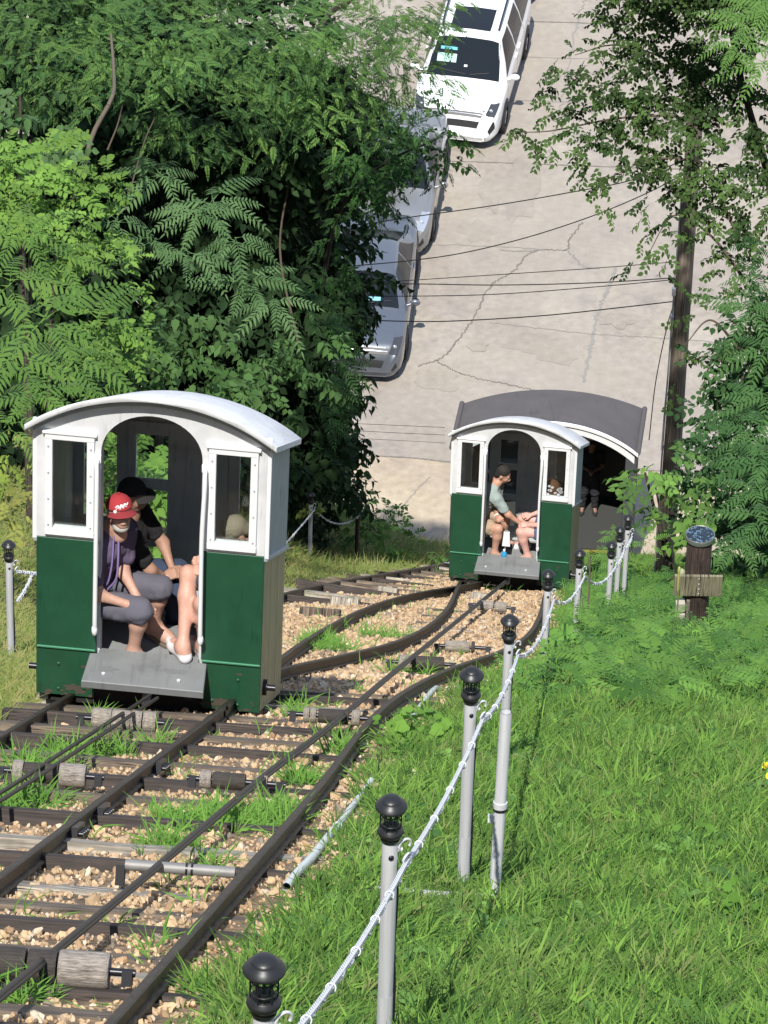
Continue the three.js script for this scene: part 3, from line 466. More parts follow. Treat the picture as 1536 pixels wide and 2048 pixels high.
    if (cord) {
      const w = []; for (let i = 0; i <= 40; i++) { const p = c.getPointAt(i / 40); w.push(p.add(V(0.010 * Math.sin(i * 2.1), -0.008 + 0.006 * Math.sin(i * 3.7), 0.012 * Math.cos(i * 1.7)))); } mesh('light_cord', tube(w, 0.005, 6, 160), MAT.chain, o);
      const ties = []; for (let i = 1; i < 6; i++) { const p = c.getPointAt(i / 6 + 0.03 * Math.sin(i * 5)), d = c.getTangentAt(i / 6); const g = new THREE.TorusGeometry(0.015, 0.003, 5, 10); g.applyQuaternion(q.setFromUnitVectors(V(0, 0, 1), d)); g.translate(p.x, p.y - 0.006, p.z); ties.push(g); } small(mesh('cord_clips', ties, MAT.chain, o));
    }
    return o;
  }
  const H = id => posts[id].hook;
  const spans = [['p0', 'p1', 0.06, 'chain leaving the bottom edge of the photo'], ['p1', 'p2', 0.05, 'long white chain with light cord crossing the second lantern post'], ['p2', 'p3', 0.05, 'white chain between the two nearest tall lantern posts'], ['p3', 'p4', 0.08, 'chain that rises behind the capless pipe'], ['p4', 'p5', 0.16, 'chain from behind the capless pipe to the post before the farther car'], ['p5', 'p6', 0.14, 'sagging chain beside the right corner of the farther car'], ['p6', 'p7', 0.15, 'short sagging chain at the top of the ferny patch'], ['p7', 'p8', 0.05, 'chain between the two posts among the fern leaves'], ['p8', 'p9', 0.04, 'last short chain before the station opening']];
  for (const [a, b, s, label] of spans) { if (a === 'p0') continue; chain(H(a), H(b), s, label); }
  chain(H('p1'), at(600, 2075, 760), 0.0, 'end of a chain hanging at the bottom edge beside the nearest lantern', true).visible = true;
  chain(H('q2'), H('q3'), 0.22, 'grey chain sagging between the two posts behind the nearer car', true);
  chain(H('q2'), at(545, 1115, 150), 0.02, 'grey chain running from the shaded post behind the nearer car', true);
  chain(H('q1'), at(78, 1147, 246), 0.0, 'white chain from the left edge post to behind the nearer car', true);
  chain(at(64, 1150, 248), at(34, 1202, 252), 0.02, 'loose end of white chain hanging by the left edge post', true);

  // the plain pipe without a lantern, and the conduit on the ground
  { const a = at(1012, 1424, 432), fy = groundY(a.x, a.z), b = at(988, 1802, 424), o = thing('pipe_post', 'plain white pipe standing in the lawn without a lantern, coupling halfway', 'pipe', V(b.x, b.y, b.z));
    const d = a.clone().sub(b), L = d.length(); o.quaternion.setFromUnitVectors(V(0, 1, 0), d.clone().normalize());
    mesh('upper_pipe', place(lathe([[0.026, 0], [0.026, L * 0.5], [0.030, L * 0.5 + 0.001], [0.030, L * 0.5], [0.0285, L * 0.49], [0.0285, L * 0.01]].slice(0, 1).concat([[0.0285, L * 0.505], [0.0285, L], [0.024, L], [0.024, L * 0.86], [0.0, L * 0.86]]), 18), 0, 0, 0), MAT.galv, o);
    mesh('lower_pipe', cyl(0.0275, 0.0275, L * 0.5 + 0.3, 16, 0, L * 0.25 - 0.15, 0), MAT.galv, o);
    mesh('coupling', [cyl(0.034, 0.034, 0.03, 18, 0, L * 0.515, 0)], MAT.galv, o); mesh('band', cyl(0.0345, 0.0345, 0.012, 18, 0, L * 0.495, 0), MAT.black, o); mesh('tag', rbox(0.03, 0.05, 0.012, 0.005, -0.04, L * 0.445, 0.01), MAT.pvc, o); }
  const gp = (list, h) => list.map(([x, y]) => { const p = onGround(x, y); p.y = groundY(p.x, p.z) + h; return p; });
  tag(mesh('conduit', [tube(gp([[572, 1786], [590, 1762], [622, 1728], [650, 1692], [674, 1664]], 0.035), 0.021, 8, 40), tube(gp([[672, 1666], [704, 1622], [738, 1576], [748, 1560]], 0.03), 0.018, 8, 30), sph(0.028, ...gp([[674, 1664]], 0.035)[0].toArray())], MAT.pvc), 'whitish plastic conduit lying between the right rail and the grass', 'conduit');
  tag(mesh('conduit', tube(gp([[826, 1442], [838, 1424], [858, 1396], [880, 1372], [905, 1352]], 0.03), 0.02, 8, 40), MAT.pvc), 'short length of whitish conduit by the bend below the broad leaved plant', 'conduit');
  tag(mesh('conduit', tube(gp([[-10, 1448], [0, 1446]], 0.03).concat(gp([[730, 1137], [800, 1138], [880, 1138]], 0.05)).slice(2), 0.03, 8, 20), MAT.pvc), 'white pipe on the ground at the far bend left of the farther car', 'conduit');
  tag(mesh('ground_rail', tube(gp([[728, 1784], [800, 1790], [880, 1797], [950, 1800], [1004, 1806]], 0.02), 0.020, 8, 30), std(C(0.62, 0.62, 0.57), 0.7, { map: T.paint })), 'white rail lying in the grass at the foot of the pipe', 'ground rail');
}

const DISH = V(), STATION = V();
// ---------------------------------------------------------------- the wooden post with a blue dish and a board
{
  const b = onGround(1386, 1268); DISH.copy(b); const ds = FPX / b.clone().sub(camera.position).dot(camera.getWorldDirection(V()));
  const o = thing('dish_post', 'brown wooden post with a round blue topped dish and a grey board nailed across', 'post', b, 0.05);
  const wood = std(C(0.085, 0.058, 0.047), 0.85, { map: again(T.grain, 2), metre: true, bumpMap: again(T.grain, 2), bumpScale: 0.006 });
  const Hh = (at(1397, 1078, ds).y - b.y) / Math.cos(PITCH) ** 2;
  mesh('post', place(lathe([[0.148, -0.3], [0.145, 0.1], [0.135, Hh * 0.6], [0.130, Hh], [0.001, Hh]], 20), 0, 0, 0), wood, o);
  const dish = mesh('dish', place(lathe([[0.001, 0], [0.14, 0], [0.150, 0.012], [0.153, 0.065], [0.147, 0.068], [0.145, 0.058], [0.001, 0.056]], 30), 0, Hh, 0), std(C(0.30, 0.32, 0.30), 0.45, { metalness: 0.6, bumpMap: T.fine, bumpScale: 0.002 }), o);
  mesh('blue_top', place(new THREE.CylinderGeometry(0.144, 0.144, 0.006, 28), 0, Hh + 0.061, 0), std(C(0.13, 0.22, 0.30), 0.3, { map: again(tex(128, (u, v) => { const k = tnoise(u, v, 9, 4, 4), w = k > 0.18 ? 1.9 : 0.8 + 0.5 * k; return [0.5 * w, 0.5 * w, 0.5 * w]; }), 1), bumpMap: T.blotch, bumpScale: 0.004 }), dish);
  const boardMat = std(C(0.33, 0.31, 0.215), 0.9, { map: tex(256, (u, v) => { const k = tnoise(u, v, 4, 15, 5, 9, 0.5), g = tnoise(u, v, 3, 3, 3, 14, 0.35); const c = 0.8 + 0.35 * k - (g > 0.12 ? Math.min(0.55, (g - 0.12) * 3) : 0); return [c, c * 0.99, c * 0.95]; }), bumpMap: T.grain, bumpScale: 0.006 });
  const by = (at(1402, 1172, ds).y - b.y) / Math.cos(PITCH) ** 2 + 0.13;
  const bd = mesh('board', (() => { const g = rbox(0.50, 0.27, 0.035, 0.006, -0.005, by, 0.155, 0.05, 0, -0.02); const p = g.attributes.position, u = []; for (let i = 0; i < p.count; i++) u.push(p.getX(i) * 1.9, p.getY(i) * 1.9); g.setAttribute('uv', new THREE.Float32BufferAttribute(u, 2)); return g; })(), boardMat, o);
  small(mesh('nails', [0.10, 0.03, -0.035, -0.095].map((y, k) => sph(0.008, 0.0 + 0.002 * k, by + y, 0.176, 1, 1, 0.5, 8)), MAT.chain, bd));
  mesh('block', [rbox(0.10, 0.34, 0.10, 0.012, -0.165, 0.22, 0.12), rbox(0.10, 0.12, 0.1, 0.012, -0.17, 0.47, 0.12)], std(C(0.52, 0.50, 0.44), 0.85, { map: T.concrete }), o);
  mesh('stake', rbox(0.035, 0.56, 0.035, 0.005, -0.09, 0.27, 0.14), MAT.oldWood, o);
  mesh('knob', sph(0.045, -0.18, by + 0.14, 0.12, 0.9, 1.0, 0.8), std(C(0.3, 0.32, 0.2), 0.9), o);
}

// ---------------------------------------------------------------- the station at the foot
{
  const s0 = 106, base = onStreet(1090, 1090), frontZ = at(1095, 850, s0).z, fx = at(1090, 900, s0).x;
  STATION.z = frontZ; STATION.x = fx;
  const S = thing('station', 'small station with arched grey roof, white fascia and dark open front', 'station', V(fx, 0, frontZ), 0);
  const top = at(1078, 820, s0).y, half = 1.76, D = 2.0, tip = top - 0.70, drop = 0.80;
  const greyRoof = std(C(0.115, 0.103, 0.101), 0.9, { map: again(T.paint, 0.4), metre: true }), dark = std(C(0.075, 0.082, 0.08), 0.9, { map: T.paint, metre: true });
  // the sheet runs from the steep front arch to a flatter, lower one behind
  const loft = dy => { const nu = 40, nv = 6, pos = [], idx = []; for (let j = 0; j <= nv; j++) { const t = j / nv, A = arcPts(lerp(half, 1.76, t), lerp(tip, top - drop - 0.40, t) + dy, lerp(top, top - drop, t) + dy, nu); for (const [x, y] of A) pos.push(x + 0.2 * t, y, 0.22 - (D + 0.2) * t); } for (let j = 0; j < nv; j++) for (let i = 0; i < nu; i++) { const a = j * (nu + 1) + i; idx.push(a, a + 1, a + nu + 1, a + 1, a + nu + 2, a + nu + 1); } return geo0(pos, idx); };
  var geo0 = (pos, idx) => { const g = new THREE.BufferGeometry(); g.setAttribute('position', new THREE.Float32BufferAttribute(pos, 3)); g.setIndex(idx); g.computeVertexNormals(); return g; };
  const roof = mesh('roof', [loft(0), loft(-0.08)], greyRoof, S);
  mesh('fascia', [extrude(poly([...arcPts(half + 0.005, tip + 0.02, top + 0.02), ...arcPts(half + 0.005, tip - 0.05, top - 0.05).reverse()]), 0.03, 0.21), extrude(poly([...arcPts(half - 0.06, tip - 0.07, top - 0.07), ...arcPts(half - 0.06, tip - 0.22, top - 0.20).reverse()]), 0.05, 0.16)], MAT.whiteTrim, roof);
  for (const e of [-1, 1]) mesh('roof_curb', [stick(V(e * half, tip + 0.02, 0.2), V(e * 1.76 + 0.2, top - drop - 0.38, -D + 0.02), 0.05)], greyRoof, roof);
  const hh = tip - 0.1;
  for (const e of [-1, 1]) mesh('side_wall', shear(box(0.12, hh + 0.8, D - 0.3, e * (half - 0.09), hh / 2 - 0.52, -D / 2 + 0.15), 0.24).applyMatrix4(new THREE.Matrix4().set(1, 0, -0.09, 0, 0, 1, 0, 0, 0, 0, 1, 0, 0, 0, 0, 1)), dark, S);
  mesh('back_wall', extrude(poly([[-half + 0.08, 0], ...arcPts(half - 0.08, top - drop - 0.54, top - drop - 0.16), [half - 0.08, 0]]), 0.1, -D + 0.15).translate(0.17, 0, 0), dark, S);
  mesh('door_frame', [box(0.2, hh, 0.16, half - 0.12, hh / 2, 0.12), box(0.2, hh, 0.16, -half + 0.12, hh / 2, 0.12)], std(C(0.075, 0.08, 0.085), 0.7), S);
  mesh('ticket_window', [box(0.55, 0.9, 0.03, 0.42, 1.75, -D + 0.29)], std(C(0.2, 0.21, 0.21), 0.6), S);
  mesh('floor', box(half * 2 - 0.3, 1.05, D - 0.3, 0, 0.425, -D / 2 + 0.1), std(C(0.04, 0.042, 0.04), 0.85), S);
  mesh('platform_edge', box(1.9, 0.10, 0.08, 0.35, 0.89, 0.02), std(C(0.23, 0.19, 0.035), 0.7), S);
  mesh('lamp_tube', [box(0.9, 0.06, 0.16, 0.65, hh - 0.02, -0.5), box(0.5, 0.05, 0.14, 0.9, hh - 0.30, -0.9)], std(C(0.5, 0.48, 0.38), 0.6), S);
  mesh('step', [box(1.6, 0.12, 0.4, 0.5, 0.0, 0.3), box(1.2, 0.1, 0.3, 0.8, -0.05, 0.75)], MAT.greyWood, S);
  tag(mesh('rail_loop', tube([V(fx + 1.98, 0.55, frontZ + 0.4), V(fx + 2.08, 0.9, frontZ + 0.3), V(fx + 2.18, 1.05, frontZ + 0.2), V(fx + 2.25, 0.9, frontZ + 0.2), V(fx + 2.2, 0.6, frontZ + 0.2), V(fx + 2.16, 0, frontZ + 0.2)], 0.02, 6, 30), std(C(0.2, 0.12, 0.07), 0.7)), 'thin rusty hand loop beside the station front', 'handrail');
  // grey green bin right of it
  const bp = at(1316, 1078, 112), bin = thing('waste_bin', 'grey green waste bin beside the station', 'bin', V(bp.x, 0, bp.z));
  const bm = std(C(0.16, 0.19, 0.18), 0.55); mesh('body', lathe([[0.22, 0], [0.28, 0.75], [0.29, 0.76], [0.29, 0.80], [0.27, 0.8], [0.21, 0.03], [0, 0.03]], 20), bm, bin); mesh('rim', place(new THREE.TorusGeometry(0.285, 0.018, 6, 24), 0, 0.79, 0, Math.PI / 2), bm, bin);
}

// ---------------------------------------------------------------- utility pole, grey post, wires
{
  const foot = at(1338, 1005, 125), fy = groundY(foot.x, foot.z), b = V(foot.x, Math.min(fy, foot.y), foot.z);
  const topP = at(1386, 255, 125 * 1.0); // same distance, then raised to stand plumb
  const hgt = 9.6, o = thing('utility_pole', 'tall weathered wooden utility pole right of the station, leaves round its top', 'utility pole', b);
  const wm = std(C(0.40, 0.34, 0.275), 0.9, { map: again(T.grain, 1), bumpMap: again(T.grain, 1), bumpScale: 0.008 });
  const g = lathe([[0.155, -0.5], [0.15, 1], [0.135, 4], [0.12, hgt], [0.001, hgt + 0.02]], 18), p = g.attributes.position, u = []; for (let i = 0; i < p.count; i++) u.push(Math.atan2(p.getX(i), p.getZ(i)) * 0.3, p.getY(i) * 0.6); g.setAttribute('uv', new THREE.Float32BufferAttribute(u, 2));
  mesh('pole', g, wm, o);
  mesh('ground_wire', [tube([V(-0.16, 0, 0.03), V(-0.165, 2, 0.03), V(-0.15, 5, 0.03), V(-0.13, 7.6, 0.03)], 0.014, 5, 30)], MAT.galv, o);
  mesh('wire_bracket', [rbox(0.06, 0.14, 0.08, 0.01, -0.15, 5.6, 0.06), rbox(0.06, 0.1, 0.08, 0.01, -0.15, 5.1, 0.06)], MAT.galv, o);
  const gb = at(1333, 1000, 118); const g2 = thing('grey_post', 'short square grey post just left of the utility pole', 'post', V(gb.x, 0, gb.z)); const gh = at(1335, 842, 118).y;
  mesh('shaft', rbox(0.2, gh + 0.6, 0.14, 0.02, 0, gh / 2 - 0.3, 0), std(C(0.10, 0.11, 0.115), 0.8, { map: T.paint }), g2); mesh('post_cap', rbox(0.22, 0.04, 0.16, 0.01, 0, gh, 0), std(C(0.13, 0.14, 0.145), 0.8), g2);
  const wire = (list, s0, s1, label, r = 0.012) => { const n = list.length - 1, pts = list.map(([x, y], i) => at(x, y, lerp(s0, s1, i / n))); tag(mesh('overhead_wire', tube(pts, r * 0.75, 5, 60), MAT.cable), label, 'wire', 'overhead wires to the utility pole'); };
  wire([[560, 466], [700, 452], [830, 433], [1000, 409], [1150, 383], [1260, 361], [1375, 318]], 118, 125, 'topmost overhead wire, climbing to the leaves at the pole');
  wire([[560, 540], [700, 532], [830, 520], [930, 505], [1060, 473], [1190, 430], [1290, 388], [1376, 345]], 118, 125, 'second overhead wire, sagging across below the top one');
  wire([[560, 575], [700, 568], [830, 560], [1000, 549], [1180, 537], [1372, 522]], 118, 125, 'overhead wire just above the pair at mid pole', 0.009);
  wire([[560, 566], [700, 567], [850, 568], [1000, 570], [1200, 565], [1372, 554]], 118, 125, 'upper wire of the close pair at mid pole', 0.012);
  wire([[560, 590], [700, 592], [850, 592], [1000, 588], [1200, 573], [1372, 557]], 118, 125, 'lower wire of the close pair at mid pole', 0.010);
  wire([[560, 632], [700, 639], [850, 643], [950, 640], [1100, 630], [1250, 614], [1372, 600]], 118, 125, 'lowest overhead wire, reaching the pole below all others', 0.013);
  wire([[1362, 545], [1350, 600], [1335, 650], [1312, 760], [1298, 880]], 124, 119, 'dark wire hanging slack down the left of the utility pole', 0.012);
  wire([[1352, 560], [1345, 660], [1332, 780], [1322, 900]], 124, 119, 'thin pale wire hanging beside the utility pole', 0.006);
  wire([[600, 846], [700, 847], [800, 851], [890, 855]], 108, 108, 'uppermost of three low wires before the street left of the station', 0.006);
  wire([[600, 858], [700, 861], [800, 866], [890, 870]], 108, 108, 'middle one of three low wires left of the station', 0.006);
  wire([[600, 872], [700, 876], [800, 881], [890, 886]], 108, 108, 'lowest of three low wires left of the station', 0.005);
}

// ---------------------------------------------------------------- plants
function leafMat(r, g, b, t = 0.35) { return phys(C(r, g, b), 0.75, { transmission: t, thickness: 0, ior: 1.3, side: THREE.DoubleSide, specularIntensity: 0.35 }); }
const LM = {
  plain: leafMat(1, 1, 1, 0.3), locust: leafMat(1, 1, 1, 0.35),
  bark: std(C(0.10, 0.08, 0.06), 0.95, { map: T.grain }), twig: std(C(0.085, 0.062, 0.045), 0.9), greenStem: std(C(0.16, 0.22, 0.05), 0.8),
};
function geo(pos, idx) { const g = new THREE.BufferGeometry(); g.setAttribute('position', new THREE.Float32BufferAttribute(pos, 3)); g.setIndex(idx); g.computeVertexNormals(); return g; }
// one folded leaf blade along d from base b, width w, in the plane with normal n
function addLeaf(P, I, b, d, n, len, w, fold = 0.25, droop = 0.15, broad = 0.45) {
  const s = d.clone().cross(n).normalize(), k = P.length / 3, at1 = (t, x, y) => { const p = b.clone().addScaledVector(d, t * len).addScaledVector(s, x * w / 2).addScaledVector(n, y * w - droop * len * t * t); P.push(p.x, p.y, p.z); };
  at1(0, 0, 0); at1(broad * 0.55, -0.85, fold * 0.5); at1(broad, 0, 0); at1(broad * 0.55, 0.85, fold * 0.5); at1(broad * 1.4, -0.85, fold * 0.4); at1(broad * 1.4, 0.85, fold * 0.4); at1(1, 0, -0.02);
  I.push(k, k + 2, k + 1, k, k + 3, k + 2, k + 1, k + 2, k + 4, k + 3, k + 5, k + 2, k + 4, k + 2, k + 6, k + 2, k + 5, k + 6);
}
function addSmall(P, I, b, d, n, len, w) { const s = d.clone().cross(n).normalize(), k = P.length / 3; for (const [t, x, y] of [[0, 0, 0], [0.5, -0.5, 0.1], [1, 0, -0.05], [0.5, 0.5, 0.1]]) { const p = b.clone().addScaledVector(d, t * len).addScaledVector(s, x * w).addScaledVector(n, y * w); P.push(p.x, p.y, p.z); } I.push(k, k + 2, k + 1, k, k + 3, k + 2); }
// a pinnate frond along +z, normal +y
function frond(len, pairs, ll, lw, droop, r, small = false, stem = 0.012) {
  const P = [], I = [], path = t => V(0.03 * len * Math.sin(t * 3 + r() * 0), len * (0.12 * t - droop * t * t), len * t * (1 - 0.15 * droop * t));
  for (let i = 0; i < 6; i++) { const a = path(i / 6), b = path((i + 1) / 6), w = stem * (1 - i / 8), k = P.length / 3; P.push(a.x - w, a.y, a.z, a.x + w, a.y, a.z, b.x, b.y + 0.001, b.z + 0.002); I.push(k, k + 2, k + 1); }
  for (let i = 0; i < pairs; i++) {
    const t = 0.16 + 0.84 * (i + 0.5) / pairs, q = path(t), d = path(Math.min(1, t + 0.05)).sub(path(t - 0.05)).normalize(), sz = Math.sin(Math.PI * (0.22 + 0.62 * t)) * (0.85 + 0.3 * r());
    for (const s of [-1, 1]) { const side = V(s, 0, 0), dir = side.clone().multiplyScalar(0.9).addScaledVector(d, 0.42 + 0.2 * r()).add(V(0, -0.12 - 0.3 * r(), 0)).normalize(), n = d.clone().cross(dir).multiplyScalar(-s * -1).normalize(); if (n.y < 0) n.negate(); n.add(V((r() - 0.5) * 0.5, 0, (r() - 0.5) * 0.5)).normalize(); small ? addSmall(P, I, q, dir, n, ll * sz, lw * sz) : addLeaf(P, I, q, dir, n, ll * sz, lw * (0.8 + 0.3 * sz), 0.2, 0.12, 0.36); }
  }
  const q = path(1), d = path(1).sub(path(0.9)).normalize(); small ? addSmall(P, I, q, d, V(0, 1, 0), ll, lw) : addLeaf(P, I, q, d, V(0, 1, 0), ll * 0.8, lw * 0.8, 0.2, 0.2, 0.36);
  return geo(P, I);
}
// a twig along +z with simple leaves
function leafyTwig(len, n, ll, lw, r, broad = 0.4, hang = 0.35) {
  const P = [], I = []; { const k = 0; P.push(-0.004, 0, 0, 0.004, 0, 0, 0, -0.1 * len, len); I.push(0, 2, 1); }
  for (let i = 0; i < n; i++) { const t = (i + 0.6) / n, q = V(0, -0.1 * len * t * t, len * t), a = (i % 2 ? 1 : -1) * (0.7 + 0.5 * r()); const d = V(Math.sin(a), -hang + 0.5 * (r() - 0.5), Math.cos(a) * 0.8).normalize(), nn = V((r() - 0.5) * 0.9, 1, (r() - 0.5) * 0.9).normalize(); nn.addScaledVector(d, -nn.dot(d)).normalize(); addLeaf(P, I, q, d, nn, ll * (0.7 + 0.5 * r()), lw * (0.8 + 0.4 * r()), 0.3, 0.15, broad); }
  return geo(P, I);
}
const fr = rng(4242);
const GEO = {
  ail: [0, 1, 2, 3].map(i => frond(0.80, 10, 0.17, 0.040, 0.34 + 0.16 * i, fr)), ailS: [0, 1].map(i => frond(0.5, 8, 0.12, 0.034, 0.3 + 0.2 * i, fr)),
  loc: [0, 1].map(i => frond(0.27, 8, 0.052, 0.027, 0.25 + 0.3 * i, fr, true, 0.003)), locBig: frond(0.30, 8, 0.07, 0.034, 0.3, fr, true, 0.003),
  broad: [0, 1].map(i => leafyTwig(0.30, 7, 0.13, 0.075, fr)), ovate: leafyTwig(0.26, 6, 0.13, 0.085, fr, 0.34, 0.5), bushy: leafyTwig(0.22, 8, 0.085, 0.045, fr, 0.42, 0.1), fern: frond(0.34, 9, 0.075, 0.026, 0.3, fr, true, 0.004),
};
const UP = V(0, 1, 0);
function basis(f, u, p, s) { const x = u.clone().cross(f); if (x.lengthSq() < 1e-5) x.set(1, 0, 0); x.normalize(); const y = f.clone().cross(x).normalize(); return new THREE.Matrix4().makeBasis(x.multiplyScalar(s), y.multiplyScalar(s), f.clone().multiplyScalar(s)).setPosition(p); }
function instanced(name, g, mat, items, parent, label, category) {
  const m = shadowed(new THREE.InstancedMesh(g, mat, items.length)); items.forEach((it, i) => { m.setMatrixAt(i, it.m); m.setColorAt(i, it.c); }); m.name = parent ? name : numbered(name); (parent || scene).add(m); m.userData.kind = 'stuff'; if (label) tag(m, label, category); return m;
}
const mixC = (r, a, b, j = 0.2) => { const t = r(), k = 1 + (r() - 0.5) * j * 2; return C(lerp(a[0], b[0], t) * k, lerp(a[1], b[1], t) * k, lerp(a[2], b[2], t) * k); };
// sprays of fronds on a lumpy clump: leaves mostly on its upper and outer shell
function clumpItems(list, r, { per = 60, c0, c1, size = [0.8, 1.2], flat = 0.6, out = 0.5, hang = 0.35, twigs = 5, tilt = 0.8 }) {
  const o = [];
  for (const [px, py, s, rad, k = 1] of list) {
    const c = at(px, py, s), n = Math.round(per * k * rad * rad / 0.3), tone = 0.72 + 0.5 * r();
    for (let i = 0; i < n; i += twigs) {
      let d; do d = V(r() * 2 - 1, r() * 2 - 1, r() * 2 - 1); while (d.lengthSq() > 1 || d.lengthSq() < 0.02);
      const rr = Math.pow(d.length(), 0.45); d.normalize(); const base = c.clone().add(V(d.x * rad * rr, d.y * rad * flat * rr, d.z * rad * rr));
      const az = Math.atan2(d.x, d.z) + (r() - 0.5) * 1.6, tw = V(Math.sin(az), -hang * (0.3 + r()) + d.y * 0.4, Math.cos(az)).normalize(), col = mixC(r, c0, c1, 0.12).multiplyScalar(tone);
      for (let j = 0; j < twigs; j++) { const a = az + (j % 2 ? 1 : -1) * (0.5 + 0.6 * r()), f = V(Math.sin(a), -hang * (0.4 + 1.1 * r()) + d.y * out, Math.cos(a)).normalize(), u = V((r() - 0.5) * tilt, 1, (r() - 0.5) * tilt + 0.12); const p = base.clone().addScaledVector(tw, 0.11 * j); o.push({ m: basis(f, u, p, lerp(size[0], size[1], r())), c: col.clone().multiplyScalar(0.88 + 0.24 * r()) }); }
    }
  }
  return o;
}
const along = (a, b, n, j, r) => { const o = []; for (let i = 0; i < n; i++) { const t = (i + 0.5) / n; o.push([lerp(a[0], b[0], t) + (r() - 0.5) * j, lerp(a[1], b[1], t) + (r() - 0.5) * j, lerp(a[2], b[2], t), lerp(a[3], b[3], t)]); } return o; };
const fill = (x0, x1, y0, y1, s0, s1, rad, n, r) => { const o = []; for (let i = 0; i < n; i++) o.push([lerp(x0, x1, r()), lerp(y0, y1, r()), lerp(s0, s1, r()), rad * (0.75 + 0.5 * r())]); return o; };
// limbs through pixel points
const limb = (list, r0, r1) => { const pts = list.map(q => at(...q)), c = new THREE.CatmullRomCurve3(pts), n = 16, gs = [], P = c.getPoints(n); for (let i = 0; i < n; i++) gs.push(stick(P[i], P[i + 1].clone().lerp(P[i], -0.02), lerp(r0, r1, i / n), lerp(r0, r1, (i + 1) / n), 8)); return join(gs); };
function treeBase(px, s) { const p = at(px, 1100, s); return V(p.x, groundY(p.x, p.z), p.z); }
function trunkTo(name, baseP, tops, r0, mat, o) { const g = []; for (const [list, a, b] of tops) { const pts = [baseP.clone().add(V(0, -0.4, 0)), ...list.map(q => at(...q))], c = new THREE.CatmullRomCurve3(pts), n = 18, P = c.getPoints(n); for (let i = 0; i < n; i++) g.push(stick(P[i], P[i + 1], lerp(a, b, i / n), lerp(a, b, (i + 1) / n), 8)); } const m = mesh(name, g, mat, o); return m; }

// ---- rosettes of long pinnate leaves, every frond a part
function rosettes(name, label, list, col, seed, stemBase) {
  const r = rng(seed), o = thing(name, label, 'shrub'), mats = [0, 1, 2].map(() => { const c = mixC(r, col[0], col[1], 0.1); return leafMat(c.r, c.g, c.b, 0.35); });
  for (const [px, py, s, n, sz, az0 = 0, az1 = Math.PI * 2, el = 0.12, small] of list) {
    const c = at(px, py, s), G = small ? GEO.ailS : GEO.ail;
    for (let i = 0; i < n; i++) { const az = az0 + (az1 - az0) * (i + 0.5 + 0.5 * (r() - 0.5)) / n, e = el + 0.35 * (r() - 0.5), f = V(Math.sin(az) * Math.cos(e), Math.sin(e), Math.cos(az) * Math.cos(e)), m = shadowed(new THREE.Mesh(G[Math.floor(r() * G.length)], mats[Math.floor(r() * 3)])); m.name = 'frond'; m.applyMatrix4(basis(f, V((r() - 0.5) * 0.5, 1, 0.3 + (r() - 0.5) * 0.5), c.clone().add(V(0, (r() - 0.5) * 0.12, 0)), sz * (0.8 + 0.35 * r()))); o.add(m); }
    if (stemBase) { const b = stemBase(px, s); mesh('stem', tube([b, b.clone().lerp(c, 0.5).add(V(0.1 * (r() - 0.5), 0, 0.1 * (r() - 0.5))), c], 0.018, 5, 8), LM.greenStem, o); }
  }
  return o;
}
